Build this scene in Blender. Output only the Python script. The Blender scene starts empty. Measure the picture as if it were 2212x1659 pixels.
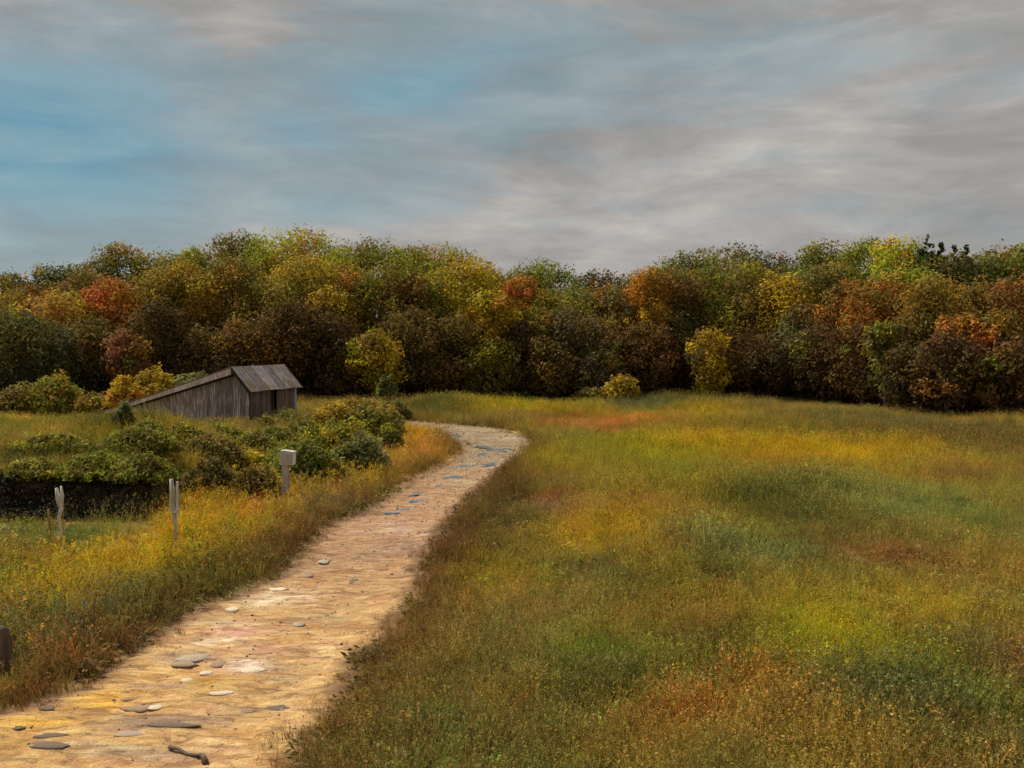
import bpy, math, random
import numpy as np
from mathutils import Vector, Matrix

S = bpy.context.scene
C = S.collection
R = math.radians
PI = math.pi

# ------------------------------------------------------------------ camera
W, H, F = 2212.0, 1659.0, 2125.0          # design frame and focal length in its pixels
CAMH = 5.0
PITCH = math.atan(89.5 / F)
cam_d = bpy.data.cameras.new('camera')
cam_d.sensor_width = 36.0
cam_d.lens = 36.0 * F / W
cam_d.clip_end = 9000
cam = bpy.data.objects.new('camera', cam_d)
C.objects.link(cam)
cam.location = (0, 0, CAMH)
cam.rotation_euler = (PI / 2 - PITCH, 0, 0)
S.camera = cam

# ------------------------------------------------------------------ light
SUN_EL, SUN_AZ = R(50), R(-52)            # azimuth from the view direction (+Y), negative = left
sun_d = bpy.data.lights.new('sun', 'SUN')
sun_d.energy = 4.0
sun_d.angle = R(1.2)
sun_d.color = (1.0, 0.9, 0.74)
sun = bpy.data.objects.new('sun', sun_d)
C.objects.link(sun)
sdir = Vector((math.sin(SUN_AZ) * math.cos(SUN_EL), math.cos(SUN_AZ) * math.cos(SUN_EL), math.sin(SUN_EL)))
sun.rotation_euler = sdir.to_track_quat('Z', 'Y').to_euler()
sun.location = (0, 0, 60)

S.view_settings.view_transform = 'Standard'
S.view_settings.look = 'None'
S.view_settings.exposure = 0.5
S.view_settings.gamma = 1.0
S.view_settings.use_curve_mapping = False

world = bpy.data.worlds.new('World')
S.world = world
world.use_nodes = True


class NT:
    """small helper to write node trees"""
    def __init__(s, tree):
        s.t = tree
        s.t.nodes.clear()

    def n(s, typ, props=None, **ins):
        nd = s.t.nodes.new(typ)
        for k, v in (props or {}).items():
            setattr(nd, k, v)
        for k, v in ins.items():
            key = int(k[1:]) if k[0] == 'i' and k[1:].isdigit() else k.replace('_', ' ')
            s.set(nd, key, v)
        return nd

    def set(s, nd, key, v):
        inp = nd.inputs[key]
        if isinstance(v, bpy.types.NodeSocket):
            s.t.links.new(v, inp)
        elif isinstance(v, bpy.types.Node):
            s.t.links.new(v.outputs[0], inp)
        else:
            if inp.type == 'RGBA' and hasattr(v, '__len__') and len(v) == 3:
                v = (*v, 1)
            inp.default_value = v

    def math(s, op, a, b=0.0, clamp=False):
        nd = s.n('ShaderNodeMath', {'operation': op, 'use_clamp': clamp})
        s.set(nd, 0, a)
        s.set(nd, 1, b)
        return nd.outputs[0]

    def ramp(s, f, stops, interp='LINEAR'):
        nd = s.n('ShaderNodeValToRGB')
        cr = nd.color_ramp
        cr.interpolation = interp
        while len(cr.elements) > 1:
            cr.elements.remove(cr.elements[-1])
        cr.elements[0].position = stops[0][0]
        c = stops[0][1]
        cr.elements[0].color = (c, c, c, 1) if not hasattr(c, '__len__') else (*c, 1)
        for p, c in stops[1:]:
            e = cr.elements.new(p)
            e.color = (c, c, c, 1) if not hasattr(c, '__len__') else (*c, 1)
        s.set(nd, 0, f)
        return nd.outputs[0]

    def mix(s, f, a, b, mode='MIX'):
        nd = s.n('ShaderNodeMix', {'data_type': 'RGBA', 'blend_type': mode})
        s.set(nd, 0, f)
        s.set(nd, 6, a)
        s.set(nd, 7, b)
        return nd.outputs[2]

    def noise(s, vec, scale, detail=4, rough=0.5, dist=0.0):
        nd = s.n('ShaderNodeTexNoise')
        s.set(nd, 'Vector', vec)
        nd.inputs['Scale'].default_value = scale
        nd.inputs['Detail'].default_value = detail
        nd.inputs['Roughness'].default_value = rough
        nd.inputs['Distortion'].default_value = dist
        return nd.outputs['Fac']

    def mapping(s, vec, scale=(1, 1, 1), loc=(0, 0, 0), rot=(0, 0, 0)):
        nd = s.n('ShaderNodeMapping')
        s.set(nd, 'Vector', vec)
        nd.inputs['Scale'].default_value = scale
        nd.inputs['Location'].default_value = loc
        nd.inputs['Rotation'].default_value = rot
        return nd.outputs[0]


def ray(px, py):
    """unit direction in the world of a pixel of the design frame"""
    v = Vector(((px - W / 2) / F, -(py - H / 2) / F, -1.0))
    v.rotate(cam.rotation_euler)
    return v.normalized()


def gp(px, py, z=0.0):
    v = ray(px, py)
    t = (z - CAMH) / v.z
    return (v.x * t, v.y * t)


def at(px, py, d):
    """point on the pixel's ray at depth y = d"""
    v = ray(px, py)
    t = d / v.y
    return Vector((v.x * t, d, CAMH + v.z * t))


# sky: Nishita sky behind a broken sheet of grey cloud
w = NT(world.node_tree)
sky = w.n('ShaderNodeTexSky', {'sky_type': 'NISHITA', 'sun_disc': False, 'sun_elevation': SUN_EL,
                               'sun_rotation': SUN_AZ, 'air_density': 1.0, 'dust_density': 0.3, 'ozone_density': 3.0})
tc = w.n('ShaderNodeTexCoord').outputs['Generated']
flat = w.mapping(tc, (1.0, 1.0, 2.6))
streak = w.mapping(tc, (1.0, 1.0, 5.0), rot=(0, R(-14), 0))
nA = w.noise(flat, 2.4, 5, 0.55, 0.5)
nB = w.noise(streak, 5.0, 6, 0.6, 0.4)
nC = w.noise(w.mapping(tc, (1.0, 1.0, 3.5), (4, 2, 1)), 5.5, 6, 0.6, 0.3)


def lobe(px, py, width, stretch):
    d = ray(px, py)
    v = w.n('ShaderNodeVectorMath', {'operation': 'SUBTRACT'}, i0=tc, i1=tuple(d)).outputs[0]
    v = w.n('ShaderNodeVectorMath', {'operation': 'MULTIPLY'}, i0=v, i1=(1 / (width * stretch), 1 / (width * 2), 1 / width)).outputs[0]
    ln = w.n('ShaderNodeVectorMath', {'operation': 'LENGTH'}, i0=v).outputs['Value']
    return w.math('SUBTRACT', 1.0, ln, True)


op = w.math('MULTIPLY', lobe(20, 300, 0.15, 2.2), 1.0)
for a in ((420, 340, 0.10, 2.4, .55), (920, 200, 0.085, 3.2, .66), (640, 290, 0.09, 3.0, .55), (1050, 110, 0.06, 4, .45), (660, 430, 0.06, 3.4, .5), (1500, 120, 0.07, 3.0, .25)):
    op = w.math('MAXIMUM', op, w.math('MULTIPLY', lobe(*a[:4]), a[4]))
nS = w.noise(w.mapping(tc, (1.0, 1.0, 4.6), (2, 5, 1), rot=(0, R(-16), 0)), 4.5, 7, 0.6, 0.6)
op = w.math('ADD', op, w.math('MULTIPLY', w.math('SUBTRACT', nB, 0.5), 0.75))
op = w.math('ADD', op, w.math('MULTIPLY', w.math('SUBTRACT', nS, 0.5), 0.8))
op = w.math('ADD', op, w.math('MULTIPLY', w.math('SUBTRACT', nA, 0.5), 0.5))
opening = w.ramp(op, [(-0.0, 0.0), (0.3, 0.45), (0.75, 1.0)], 'EASE')
cloud = w.ramp(nC, [(0.25, (0.185, 0.187, 0.185)), (0.45, (0.26, 0.248, 0.244)), (0.60, (0.345, 0.325, 0.308)), (0.75, (0.46, 0.43, 0.40))])
cloud = w.mix(w.math('MULTIPLY', w.ramp(nA, [(0.35, 0.0), (0.65, 1.0)]), 0.3), cloud, (0.175, 0.20, 0.19))
cloud = w.mix(1.0, cloud, w.ramp(nS, [(0.3, 0.94), (0.7, 1.07)]), 'MULTIPLY')
deep = w.mix(1.0, sky, (0.052, 0.105, 0.118), 'MULTIPLY')
bgA = w.n('ShaderNodeBackground', Color=sky.outputs[0], Strength=0.055)
veil = w.mix(w.ramp(w.math('ADD', w.math('MULTIPLY', nS, 0.6), w.math('MULTIPLY', nB, 0.4)), [(0.38, 0.0), (0.62, 0.9)]), (0.075, 0.205, 0.265), (0.21, 0.30, 0.31))
bgV = w.n('ShaderNodeBackground', Color=veil, Strength=1.0)
bgC = w.n('ShaderNodeBackground', Color=cloud, Strength=1.0)
m1 = w.n('ShaderNodeMixShader', Fac=0.8)
w.t.links.new(bgA.outputs[0], m1.inputs[1])
w.t.links.new(bgV.outputs[0], m1.inputs[2])
m2 = w.n('ShaderNodeMixShader')
w.t.links.new(opening, m2.inputs[0])
w.t.links.new(bgC.outputs[0], m2.inputs[1])
w.t.links.new(m1.outputs[0], m2.inputs[2])
wo = w.n('ShaderNodeOutputWorld')
w.t.links.new(m2.outputs[0], wo.inputs[0])

# ------------------------------------------------------------------ helpers
rng = np.random.default_rng(7)
random.seed(7)


def tag(o, label=None, cat=None, group=None, kind=None):
    if label: o['label'] = label
    if cat: o['category'] = cat
    if group: o['group'] = group
    if kind: o['kind'] = kind
    return o


def mesh_np(name, V, Fc, mat=None, cols=None, smooth=False, per_face=True):
    """V (n,3), Fc (m,k) array; cols (m,3) per face or (n,3) per vertex"""
    V = np.asarray(V, dtype=np.float32)
    Fc = np.asarray(Fc, dtype=np.int32)
    m = bpy.data.meshes.new(name)
    k = Fc.shape[1]
    m.vertices.add(len(V))
    m.vertices.foreach_set('co', V.ravel())
    m.loops.add(Fc.size)
    m.loops.foreach_set('vertex_index', Fc.ravel())
    m.polygons.add(len(Fc))
    m.polygons.foreach_set('loop_start', np.arange(0, Fc.size, k, dtype=np.int32))
    if smooth:
        m.polygons.foreach_set('use_smooth', np.ones(len(Fc), bool))
    m.update(calc_edges=True)
    if cols is not None:
        dom = 'FACE' if per_face else 'POINT'
        a = m.attributes.new('tint', 'FLOAT_COLOR', dom)
        c4 = np.ones((len(cols), 4), np.float32)
        c4[:, :3] = cols
        a.data.foreach_set('color', c4.ravel())
    if mat: m.materials.append(mat)
    return m


def obj(name, mesh, parent=None, loc=None, coll=C):
    o = bpy.data.objects.new(name, mesh)
    coll.objects.link(o)
    if parent: o.parent = parent
    if loc is not None: o.location = loc
    return o


def empty(name, loc, rz=0.0):
    o = bpy.data.objects.new(name, None)
    C.objects.link(o)
    o.location = loc
    o.rotation_euler = (0, 0, rz)
    o.empty_display_size = 0.3
    return o


class MB:
    """collects quads/tris for hard-surface meshes"""
    def __init__(s):
        s.v, s.f = [], []

    def box(s, x0, x1, y0, y1, z0, z1, M=None):
        b = len(s.v)
        for x, y, z in ((x0, y0, z0), (x1, y0, z0), (x1, y1, z0), (x0, y1, z0), (x0, y0, z1), (x1, y0, z1), (x1, y1, z1), (x0, y1, z1)):
            p = Vector((x, y, z))
            s.v.append(tuple(M @ p) if M else (x, y, z))
        for q in ((0, 3, 2, 1), (4, 5, 6, 7), (0, 1, 5, 4), (1, 2, 6, 5), (2, 3, 7, 6), (3, 0, 4, 7)):
            s.f.append([b + i for i in q])

    def tube(s, pts, rads, n=8, cap=True, jit=0.0):
        b = len(s.v)
        pts = [Vector(p) for p in pts]
        for i, p in enumerate(pts):
            d = (pts[min(i + 1, len(pts) - 1)] - pts[max(i - 1, 0)]).normalized()
            u = d.cross(Vector((0.13, 1, 0.07))).normalized()
            if u.length < .1: u = Vector((1, 0, 0))
            v = d.cross(u)
            for k in range(n):
                a = 2 * PI * k / n
                r = rads[i] * (1 + jit * random.uniform(-1, 1))
                s.v.append(tuple(p + (u * math.cos(a) + v * math.sin(a)) * r))
        for i in range(len(pts) - 1):
            for k in range(n):
                k2 = (k + 1) % n
                s.f.append([b + i * n + k, b + i * n + k2, b + (i + 1) * n + k2, b + (i + 1) * n + k])
        if cap:
            s.f.append([b + k for k in range(n)][::-1])
            s.f.append([b + (len(pts) - 1) * n + k for k in range(n)])

    def prism(s, poly, y0, y1):
        """poly in x,z; extruded along y"""
        b = len(s.v)
        n = len(poly)
        for x, z in poly: s.v.append((x, y0, z))
        for x, z in poly: s.v.append((x, y1, z))
        s.f.append([b + i for i in range(n)])
        s.f.append([b + n + i for i in range(n)][::-1])
        for i in range(n):
            j = (i + 1) % n
            s.f.append([b + i, b + n + i, b + n + j, b + j])

    def mesh(s, name, mat=None, smooth=False):
        m = bpy.data.meshes.new(name)
        m.from_pydata(s.v, [], s.f)
        if smooth:
            m.polygons.foreach_set('use_smooth', [True] * len(m.polygons))
        m.update()
        if mat: m.materials.append(mat)
        return m


# value noise
def _hash(ix, iy, seed):
    h = (ix.astype(np.int64) * 374761393 + iy.astype(np.int64) * 668265263 + seed * 974634777) & 0xffffffff
    h = ((h ^ (h >> 13)) * 1274126177) & 0xffffffff
    return ((h ^ (h >> 16)) & 0xffff) / 65535.0


def vnoise(x, y, seed=0):
    ix, iy = np.floor(x), np.floor(y)
    fx, fy = x - ix, y - iy
    fx = fx * fx * (3 - 2 * fx)
    fy = fy * fy * (3 - 2 * fy)
    a, b = _hash(ix, iy, seed), _hash(ix + 1, iy, seed)
    c, d = _hash(ix, iy + 1, seed), _hash(ix + 1, iy + 1, seed)
    return (a * (1 - fx) + b * fx) * (1 - fy) + (c * (1 - fx) + d * fx) * fy


def fbm(x, y, seed=0, oct=4):
    s, a, t = 0, 1.0, 0
    for i in range(oct):
        s = s + a * vnoise(x * 2 ** i, y * 2 ** i, seed + i)
        t += a
        a *= 0.5
    return s / t


# ------------------------------------------------------------------ materials
def new_mat(name):
    m = bpy.data.materials.new(name)
    m.use_nodes = True
    return m, NT(m.node_tree)


def out(nt, sh, disp=None):
    o = nt.n('ShaderNodeOutputMaterial')
    nt.t.links.new(sh.outputs[0], o.inputs[0])


def leaf_material(name, attr_type, trans=0.35, spec=0.05, jitter=0.25):
    m, t = new_mat(name)
    a = t.n('ShaderNodeAttribute', {'attribute_type': attr_type, 'attribute_name': 'tint'}).outputs['Color']
    pos = t.n('ShaderNodeNewGeometry').outputs['Position']
    nz = t.noise(pos, 1.7, 3)
    v = t.ramp(nz, [(0.3, 1 - jitter), (0.7, 1 + jitter)])
    col = t.mix(1.0, a, v, 'MULTIPLY')
    p = t.n('ShaderNodeBsdfPrincipled', Base_Color=col, Roughness=0.65)
    p.inputs['Specular IOR Level'].default_value = spec
    tr = t.n('ShaderNodeBsdfTranslucent', Color=t.mix(1.0, col, (1.15, 1.1, 0.8), 'MULTIPLY'))
    mx = t.n('ShaderNodeMixShader', Fac=trans)
    t.t.links.new(p.outputs[0], mx.inputs[1])
    t.t.links.new(tr.outputs[0], mx.inputs[2])
    out(t, mx)
    return m


M_leaf = leaf_material('autumn_leaves', 'GEOMETRY')
M_blade = leaf_material('meadow_blades', 'INSTANCER', 0.4, 0.12, 0.2)

M_bark, t = new_mat('bark')
pos = t.n('ShaderNodeTexCoord').outputs['Object']
nz = t.noise(t.mapping(pos, (6, 6, 1.2)), 2.0, 5, 0.6)
col = t.ramp(nz, [(0.3, (0.028, 0.021, 0.017)), (0.7, (0.085, 0.066, 0.052))])
bp = t.n('ShaderNodeBump', Strength=0.6, Distance=0.05, Height=nz)
out(t, t.n('ShaderNodeBsdfPrincipled', Base_Color=col, Roughness=0.9, Normal=bp))

M_ground, t = new_mat('meadow_soil')
a = t.n('ShaderNodeAttribute', {'attribute_name': 'tint'}).outputs['Color']
pos = t.n('ShaderNodeNewGeometry').outputs['Position']
n1 = t.noise(pos, 0.9, 6, 0.65)
n2 = t.noise(t.mapping(pos, (1, 1, 1)), 9.0, 5, 0.7)
col = t.mix(1.0, a, t.ramp(n1, [(0.3, 0.72), (0.7, 1.25)]), 'MULTIPLY')
col = t.mix(1.0, col, t.ramp(n2, [(0.3, 0.6), (0.7, 1.35)]), 'MULTIPLY')
bp = t.n('ShaderNodeBump', Strength=0.9, Distance=0.08, Height=n2)
out(t, t.n('ShaderNodeBsdfPrincipled', Base_Color=col, Roughness=0.95, Normal=bp))

M_path, t = new_mat('sandy_track')
a = t.n('ShaderNodeAttribute', {'attribute_name': 'tint'}).outputs['Color']
pos = t.n('ShaderNodeNewGeometry').outputs['Position']
st = t.mapping(pos, (1.0, 2.3, 1.0), rot=(0, 0, R(12)))
n1 = t.noise(st, 0.9, 5, 0.6, 0.8)
n2 = t.noise(st, 2.6, 6, 0.65, 0.6)
n3 = t.noise(pos, 28.0, 4, 0.7)
n4 = t.noise(t.mapping(st, (1, 1, 1), (9, 3, 0)), 1.7, 5, 0.6, 0.5)
mul = lambda c: t.mix(1.0, a, c, 'MULTIPLY')
n5 = t.noise(t.mapping(st, (1, 1, 1), (2, 8, 0)), 0.55, 5, 0.6, 0.5)
col = t.mix(t.ramp(n1, [(0.44, 0.0), (0.62, 0.85)]), a, mul((0.80, 0.60, 0.42)))
col = t.mix(t.ramp(n4, [(0.56, 0.0), (0.68, 0.75)]), col, mul((1.0, 0.76, 1.25)))
col = t.mix(t.ramp(n2, [(0.53, 0.0), (0.62, 0.9)]), col, mul((1.17, 1.25, 1.42)))
col = t.mix(t.ramp(n2, [(0.36, 0.92), (0.47, 0.0)]), col, mul((0.42, 0.36, 0.40)))
col = t.mix(t.ramp(n5, [(0.36, 0.8), (0.47, 0.0)]), col, mul((0.52, 0.43, 0.43)))
col = t.mix(1.0, col, t.ramp(n3, [(0.25, 0.72), (0.75, 1.2)]), 'MULTIPLY')
hh = t.math('ADD', t.math('MULTIPLY', n2, 1.2), t.math('MULTIPLY', n3, 0.35))
bp = t.n('ShaderNodeBump', Strength=1.0, Distance=0.11, Height=hh)
out(t, t.n('ShaderNodeBsdfPrincipled', Base_Color=col, Roughness=0.9, Normal=bp))

M_water, t = new_mat('puddle_water')
pos = t.n('ShaderNodeNewGeometry').outputs['Position']
bp = t.n('ShaderNodeBump', Strength=0.12, Distance=0.02, Height=t.noise(pos, 6.0, 3))
out(t, t.n('ShaderNodeBsdfPrincipled', Base_Color=(0.13, 0.185, 0.24), Roughness=0.14, Normal=bp, IOR=1.33))  # bluish base colour stands in for the reflected sky


def wood_material(name, c0, c1, c2, streak=14, moss=None):
    m, t = new_mat(name)
    pos = t.n('ShaderNodeTexCoord').outputs['Object']
    geo = t.n('ShaderNodeNewGeometry').outputs['Position']
    g = t.noise(t.mapping(geo, (streak, streak, 1.1)), 1.0, 6, 0.6, 0.3)
    blot = t.noise(geo, 1.6, 4, 0.6, 0.4)
    rnd = t.n('ShaderNodeObjectInfo').outputs['Random']
    col = t.ramp(g, [(0.3, c0), (0.5, c1), (0.72, c2)])
    col = t.mix(t.ramp(blot, [(0.42, 0.0), (0.68, 0.55)]), col, tuple(x * 0.42 for x in c1))
    col = t.mix(1.0, col, t.ramp(rnd, [(0.0, 0.62), (1.0, 1.35)]), 'MULTIPLY')
    if moss:
        mm = t.noise(t.mapping(geo, (1, 1, 1), (3.1, 1.7, 0)), 1.1, 4, 0.6)
        col = t.mix(t.ramp(mm, [(0.52, 0.0), (0.62, 0.8)]), col, moss)
    bp = t.n('ShaderNodeBump', Strength=0.7, Distance=0.02, Height=g)
    out(t, t.n('ShaderNodeBsdfPrincipled', Base_Color=col, Roughness=0.88, Normal=bp))
    return m


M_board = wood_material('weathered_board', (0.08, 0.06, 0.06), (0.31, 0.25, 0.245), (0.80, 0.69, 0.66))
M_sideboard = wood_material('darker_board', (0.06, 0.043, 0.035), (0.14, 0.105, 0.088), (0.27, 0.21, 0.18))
M_roof = wood_material('roof_sheet', (0.20, 0.16, 0.165), (0.38, 0.315, 0.325), (0.54, 0.455, 0.46), 5, (0.22, 0.15, 0.05))
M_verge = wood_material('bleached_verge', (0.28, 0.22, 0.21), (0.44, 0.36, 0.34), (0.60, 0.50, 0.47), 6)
M_dark = wood_material('dark_timber_and_shade', (0.018, 0.014, 0.012), (0.035, 0.028, 0.024), (0.06, 0.048, 0.04))
M_pale = wood_material('bleached_post', (0.30, 0.27, 0.23), (0.52, 0.48, 0.42), (0.72, 0.68, 0.60), 22)
M_palepaint = wood_material('flaking_white_paint', (0.40, 0.38, 0.34), (0.66, 0.63, 0.57), (0.80, 0.78, 0.72), 9)
M_rust = wood_material('rusty_stake', (0.20, 0.09, 0.035), (0.34, 0.17, 0.06), (0.42, 0.25, 0.12), 22)
M_bluepaint = wood_material('pale_blue_trim', (0.20, 0.28, 0.32), (0.34, 0.45, 0.50), (0.50, 0.60, 0.64), 12)
M_darkstump = wood_material('dark_stump_wood', (0.045, 0.028, 0.018), (0.10, 0.062, 0.04), (0.18, 0.12, 0.085), 16)


def stone_material(name, c0, c1):
    m, t = new_mat(name)
    pos = t.n('ShaderNodeTexCoord').outputs['Object']
    n = t.noise(pos, 9.0, 6, 0.65)
    col = t.ramp(n, [(0.3, c0), (0.7, c1)])
    bp = t.n('ShaderNodeBump', Strength=0.7, Distance=0.03, Height=n)
    out(t, t.n('ShaderNodeBsdfPrincipled', Base_Color=col, Roughness=0.85, Normal=bp))
    return m


M_st_dark = stone_material('dark_slate_stone', (0.09, 0.062, 0.042), (0.20, 0.145, 0.10))
M_st_brown = stone_material('brown_stone', (0.22, 0.14, 0.085), (0.40, 0.27, 0.17))
M_st_pink = stone_material('pinkish_stone', (0.45, 0.28, 0.22), (0.66, 0.47, 0.40))
M_st_pale = stone_material('pale_stone', (0.50, 0.40, 0.28), (0.78, 0.68, 0.54))
M_st_grey = stone_material('grey_stone', (0.26, 0.20, 0.15), (0.46, 0.38, 0.29))

# ------------------------------------------------------------------ path outline (left, right edge pairs)
PAIRS = [((-1150, 1840), (470, 1900)), ((-620, 1700), (545, 1760)), ((-330, 1610), (583, 1668)), ((-120, 1560), (608, 1622)),
         ((60, 1534), (645, 1560)), ((190, 1480), (715, 1480)), ((300, 1408), (738, 1420)),
         ((390, 1342), (795, 1372)), ((462, 1300), (838, 1312)), ((570, 1258), (884, 1252)), ((645, 1200), (912, 1204)),
         ((708, 1138), (941, 1155)), ((781, 1108), (992, 1093)), ((843, 1070), (1042, 1046)), ((900, 1034), (1090, 1008)),
         ((950, 1008), (1132, 980)), ((990, 982), (1146, 958)), ((990, 966), (1126, 940)), ((968, 951), (1066, 925)),
         ((928, 941), (990, 919)), ((881, 932), (930, 914)), ((820, 924), (850, 906)), ((740, 918), (770, 902)), ((640, 914), (660, 899))]
Lw = np.array([gp(*a) for a, b in PAIRS])
Rw = np.array([gp(*b) for a, b in PAIRS])
Rw[:10, 0] += .28
Lw[2:9, 0] -= .12


def catmull(P, n):
    P = np.vstack([2 * P[0] - P[1], P, 2 * P[-1] - P[-2]])
    res = []
    for i in range(1, len(P) - 2):
        tt = np.linspace(0, 1, n, endpoint=False)[:, None]
        p0, p1, p2, p3 = P[i - 1], P[i], P[i + 1], P[i + 2]
        res.append(0.5 * ((2 * p1) + (-p0 + p2) * tt + (2 * p0 - 5 * p1 + 4 * p2 - p3) * tt ** 2 + (-p0 + 3 * p1 - 3 * p2 + p3) * tt ** 3))
    res.append(P[-2][None])
    return np.vstack(res)


Ls, Rs = catmull(Lw, 14), catmull(Rw, 14)
_k = np.arange(len(Ls))
dv = Rs - Ls
dn = dv / np.linalg.norm(dv, axis=1)[:, None]
Ls = Ls + dn * ((fbm(_k * .35, _k * 0, 3) - .5) * .45)[:, None]
Rs = Rs + dn * ((fbm(_k * .35, _k * 0 + 9, 5) - .5) * .45)[:, None]


def seg_dist(P, A, B):
    best = np.full(len(P), 1e9)
    for a, b in zip(A, B):
        ab = b - a
        L = (ab ** 2).sum() + 1e-9
        tt = np.clip(((P - a) @ ab) / L, 0, 1)
        q = P - a - tt[:, None] * ab
        best = np.minimum(best, np.einsum('ij,ij->i', q, q))
    return np.sqrt(best)


def in_poly(P, poly):
    x, y = P[:, 0], P[:, 1]
    ins = np.zeros(len(P), bool)
    n = len(poly)
    for i in range(n):
        x0, y0 = poly[i]
        x1, y1 = poly[(i + 1) % n]
        if y0 == y1: continue
        c = ((y0 > y) != (y1 > y)) & (x < (x1 - x0) * (y - y0) / (y1 - y0) + x0)
        ins ^= c
    return ins


POLY = np.vstack([Ls, Rs[::-1]])


def path_sd(P):
    """negative inside the track"""
    P = np.asarray(P, float)
    sd = np.full(len(P), 30.0)
    near = (P[:, 1] < 68) & (P[:, 0] > -34) & (P[:, 0] < 12)
    Q = P[near]
    if len(Q):
        d = np.minimum(seg_dist(Q, Ls[:-1:2], np.vstack([Ls[2::2], Ls[-1:]])[:len(Ls[:-1:2])]),
                       seg_dist(Q, Rs[:-1:2], np.vstack([Rs[2::2], Rs[-1:]])[:len(Rs[:-1:2])]))
        ins = in_poly(Q, POLY[::1])
        sd[near] = np.where(ins, -d, d)
    return sd


# ------------------------------------------------------------------ terrain height
BUMPS = []      # x, y, rx, ry, h


def bump(px, py, rpx, ry, h):
    x, y = gp(px, py)
    BUMPS.append((x, y, rpx * y / F, ry, h))


bump(945, 893, 95, 3.2, 0.55)
bump(1040, 885, 80, 4.0, 0.45)
bump(1230, 885, 110, 3.0, 0.30)
bump(1700, 895, 210, 5.0, 0.15)
bump(40, 952, 40, 2.0, 0.35)
bump(470, 1100, 95, 2.0, 0.45)
bump(540, 1075, 60, 2.0, 0.35)
bump(640, 1090, 80, 2.0, 0.25)
bump(1560, 1260, 120, 2.5, 0.15)
bump(2000, 1150, 300, 4, 0.2)


def height(x, y, sd=None):
    z = (fbm(x * .12, y * .12, 21) - .5) * 0.5 * np.clip((np.hypot(x, y) - 6) / 20, 0, 1) * np.clip((140 - y) / 60, 0, 1)
    z = z + (fbm(x * .7, y * .7, 22) - .5) * 0.12
    for bx, by, rx, ry, h in BUMPS:
        z = z + h * np.exp(-((x - bx) / rx) ** 2 - ((y - by) / ry) ** 2)
    # grassy mound on the left, with a steep front bank
    pxm = x / np.maximum(y, 5) * F + W / 2
    edge_ = 27.3 + (fbm(x * .5, x * 0 + 2, 27) - .5) * 1.2 + np.clip((pxm - 300) / 60, 0, 1.6) * 2.5
    t1 = np.clip((y - edge_) / 1.3, 0, 1)
    t2 = np.clip((y - edge_) / 9.0, 0, 1)
    t3 = np.clip((y - 37) / 13, 0, 1)
    mk = np.clip((560 - pxm) / 190, 0, 1) * (y > 5) * np.clip((x + 70) / 20, 0, 1)
    mk = mk * mk * (3 - 2 * mk)
    z = z + mk * (0.95 * t1 * t1 * (3 - 2 * t1) + (0.95 + .5 * (fbm(x * .25, y * .25, 28) - .5)) * t2 * t2 * (3 - 2 * t2)) * (1 - t3 * t3 * (3 - 2 * t3))
    if sd is not None:
        k = np.clip((sd + 0.5) / 1.6, 0, 1)
        flatz = (fbm(x * .3, y * .3, 25) - .5) * .08 - 0.03
        z = z * (k * k * (3 - 2 * k)) + flatz * (1 - k)
    return z


def gph(px, py):
    """where the pixel's ray meets the terrain"""
    v = ray(px, py)
    ys = np.arange(9, 95, .1)
    xs = v.x / v.y * ys
    zs = CAMH + v.z / v.y * ys
    hh_ = height(xs, ys, path_sd(np.stack([xs, ys], 1)))
    hit = np.nonzero(zs <= hh_)[0]
    i_ = hit[0] if len(hit) else -1
    return float(xs[i_]), float(ys[i_])


def hz(x, y):
    P = np.array([[x, y]])
    return float(height(P[:, 0], P[:, 1], path_sd(P))[0])


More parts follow.
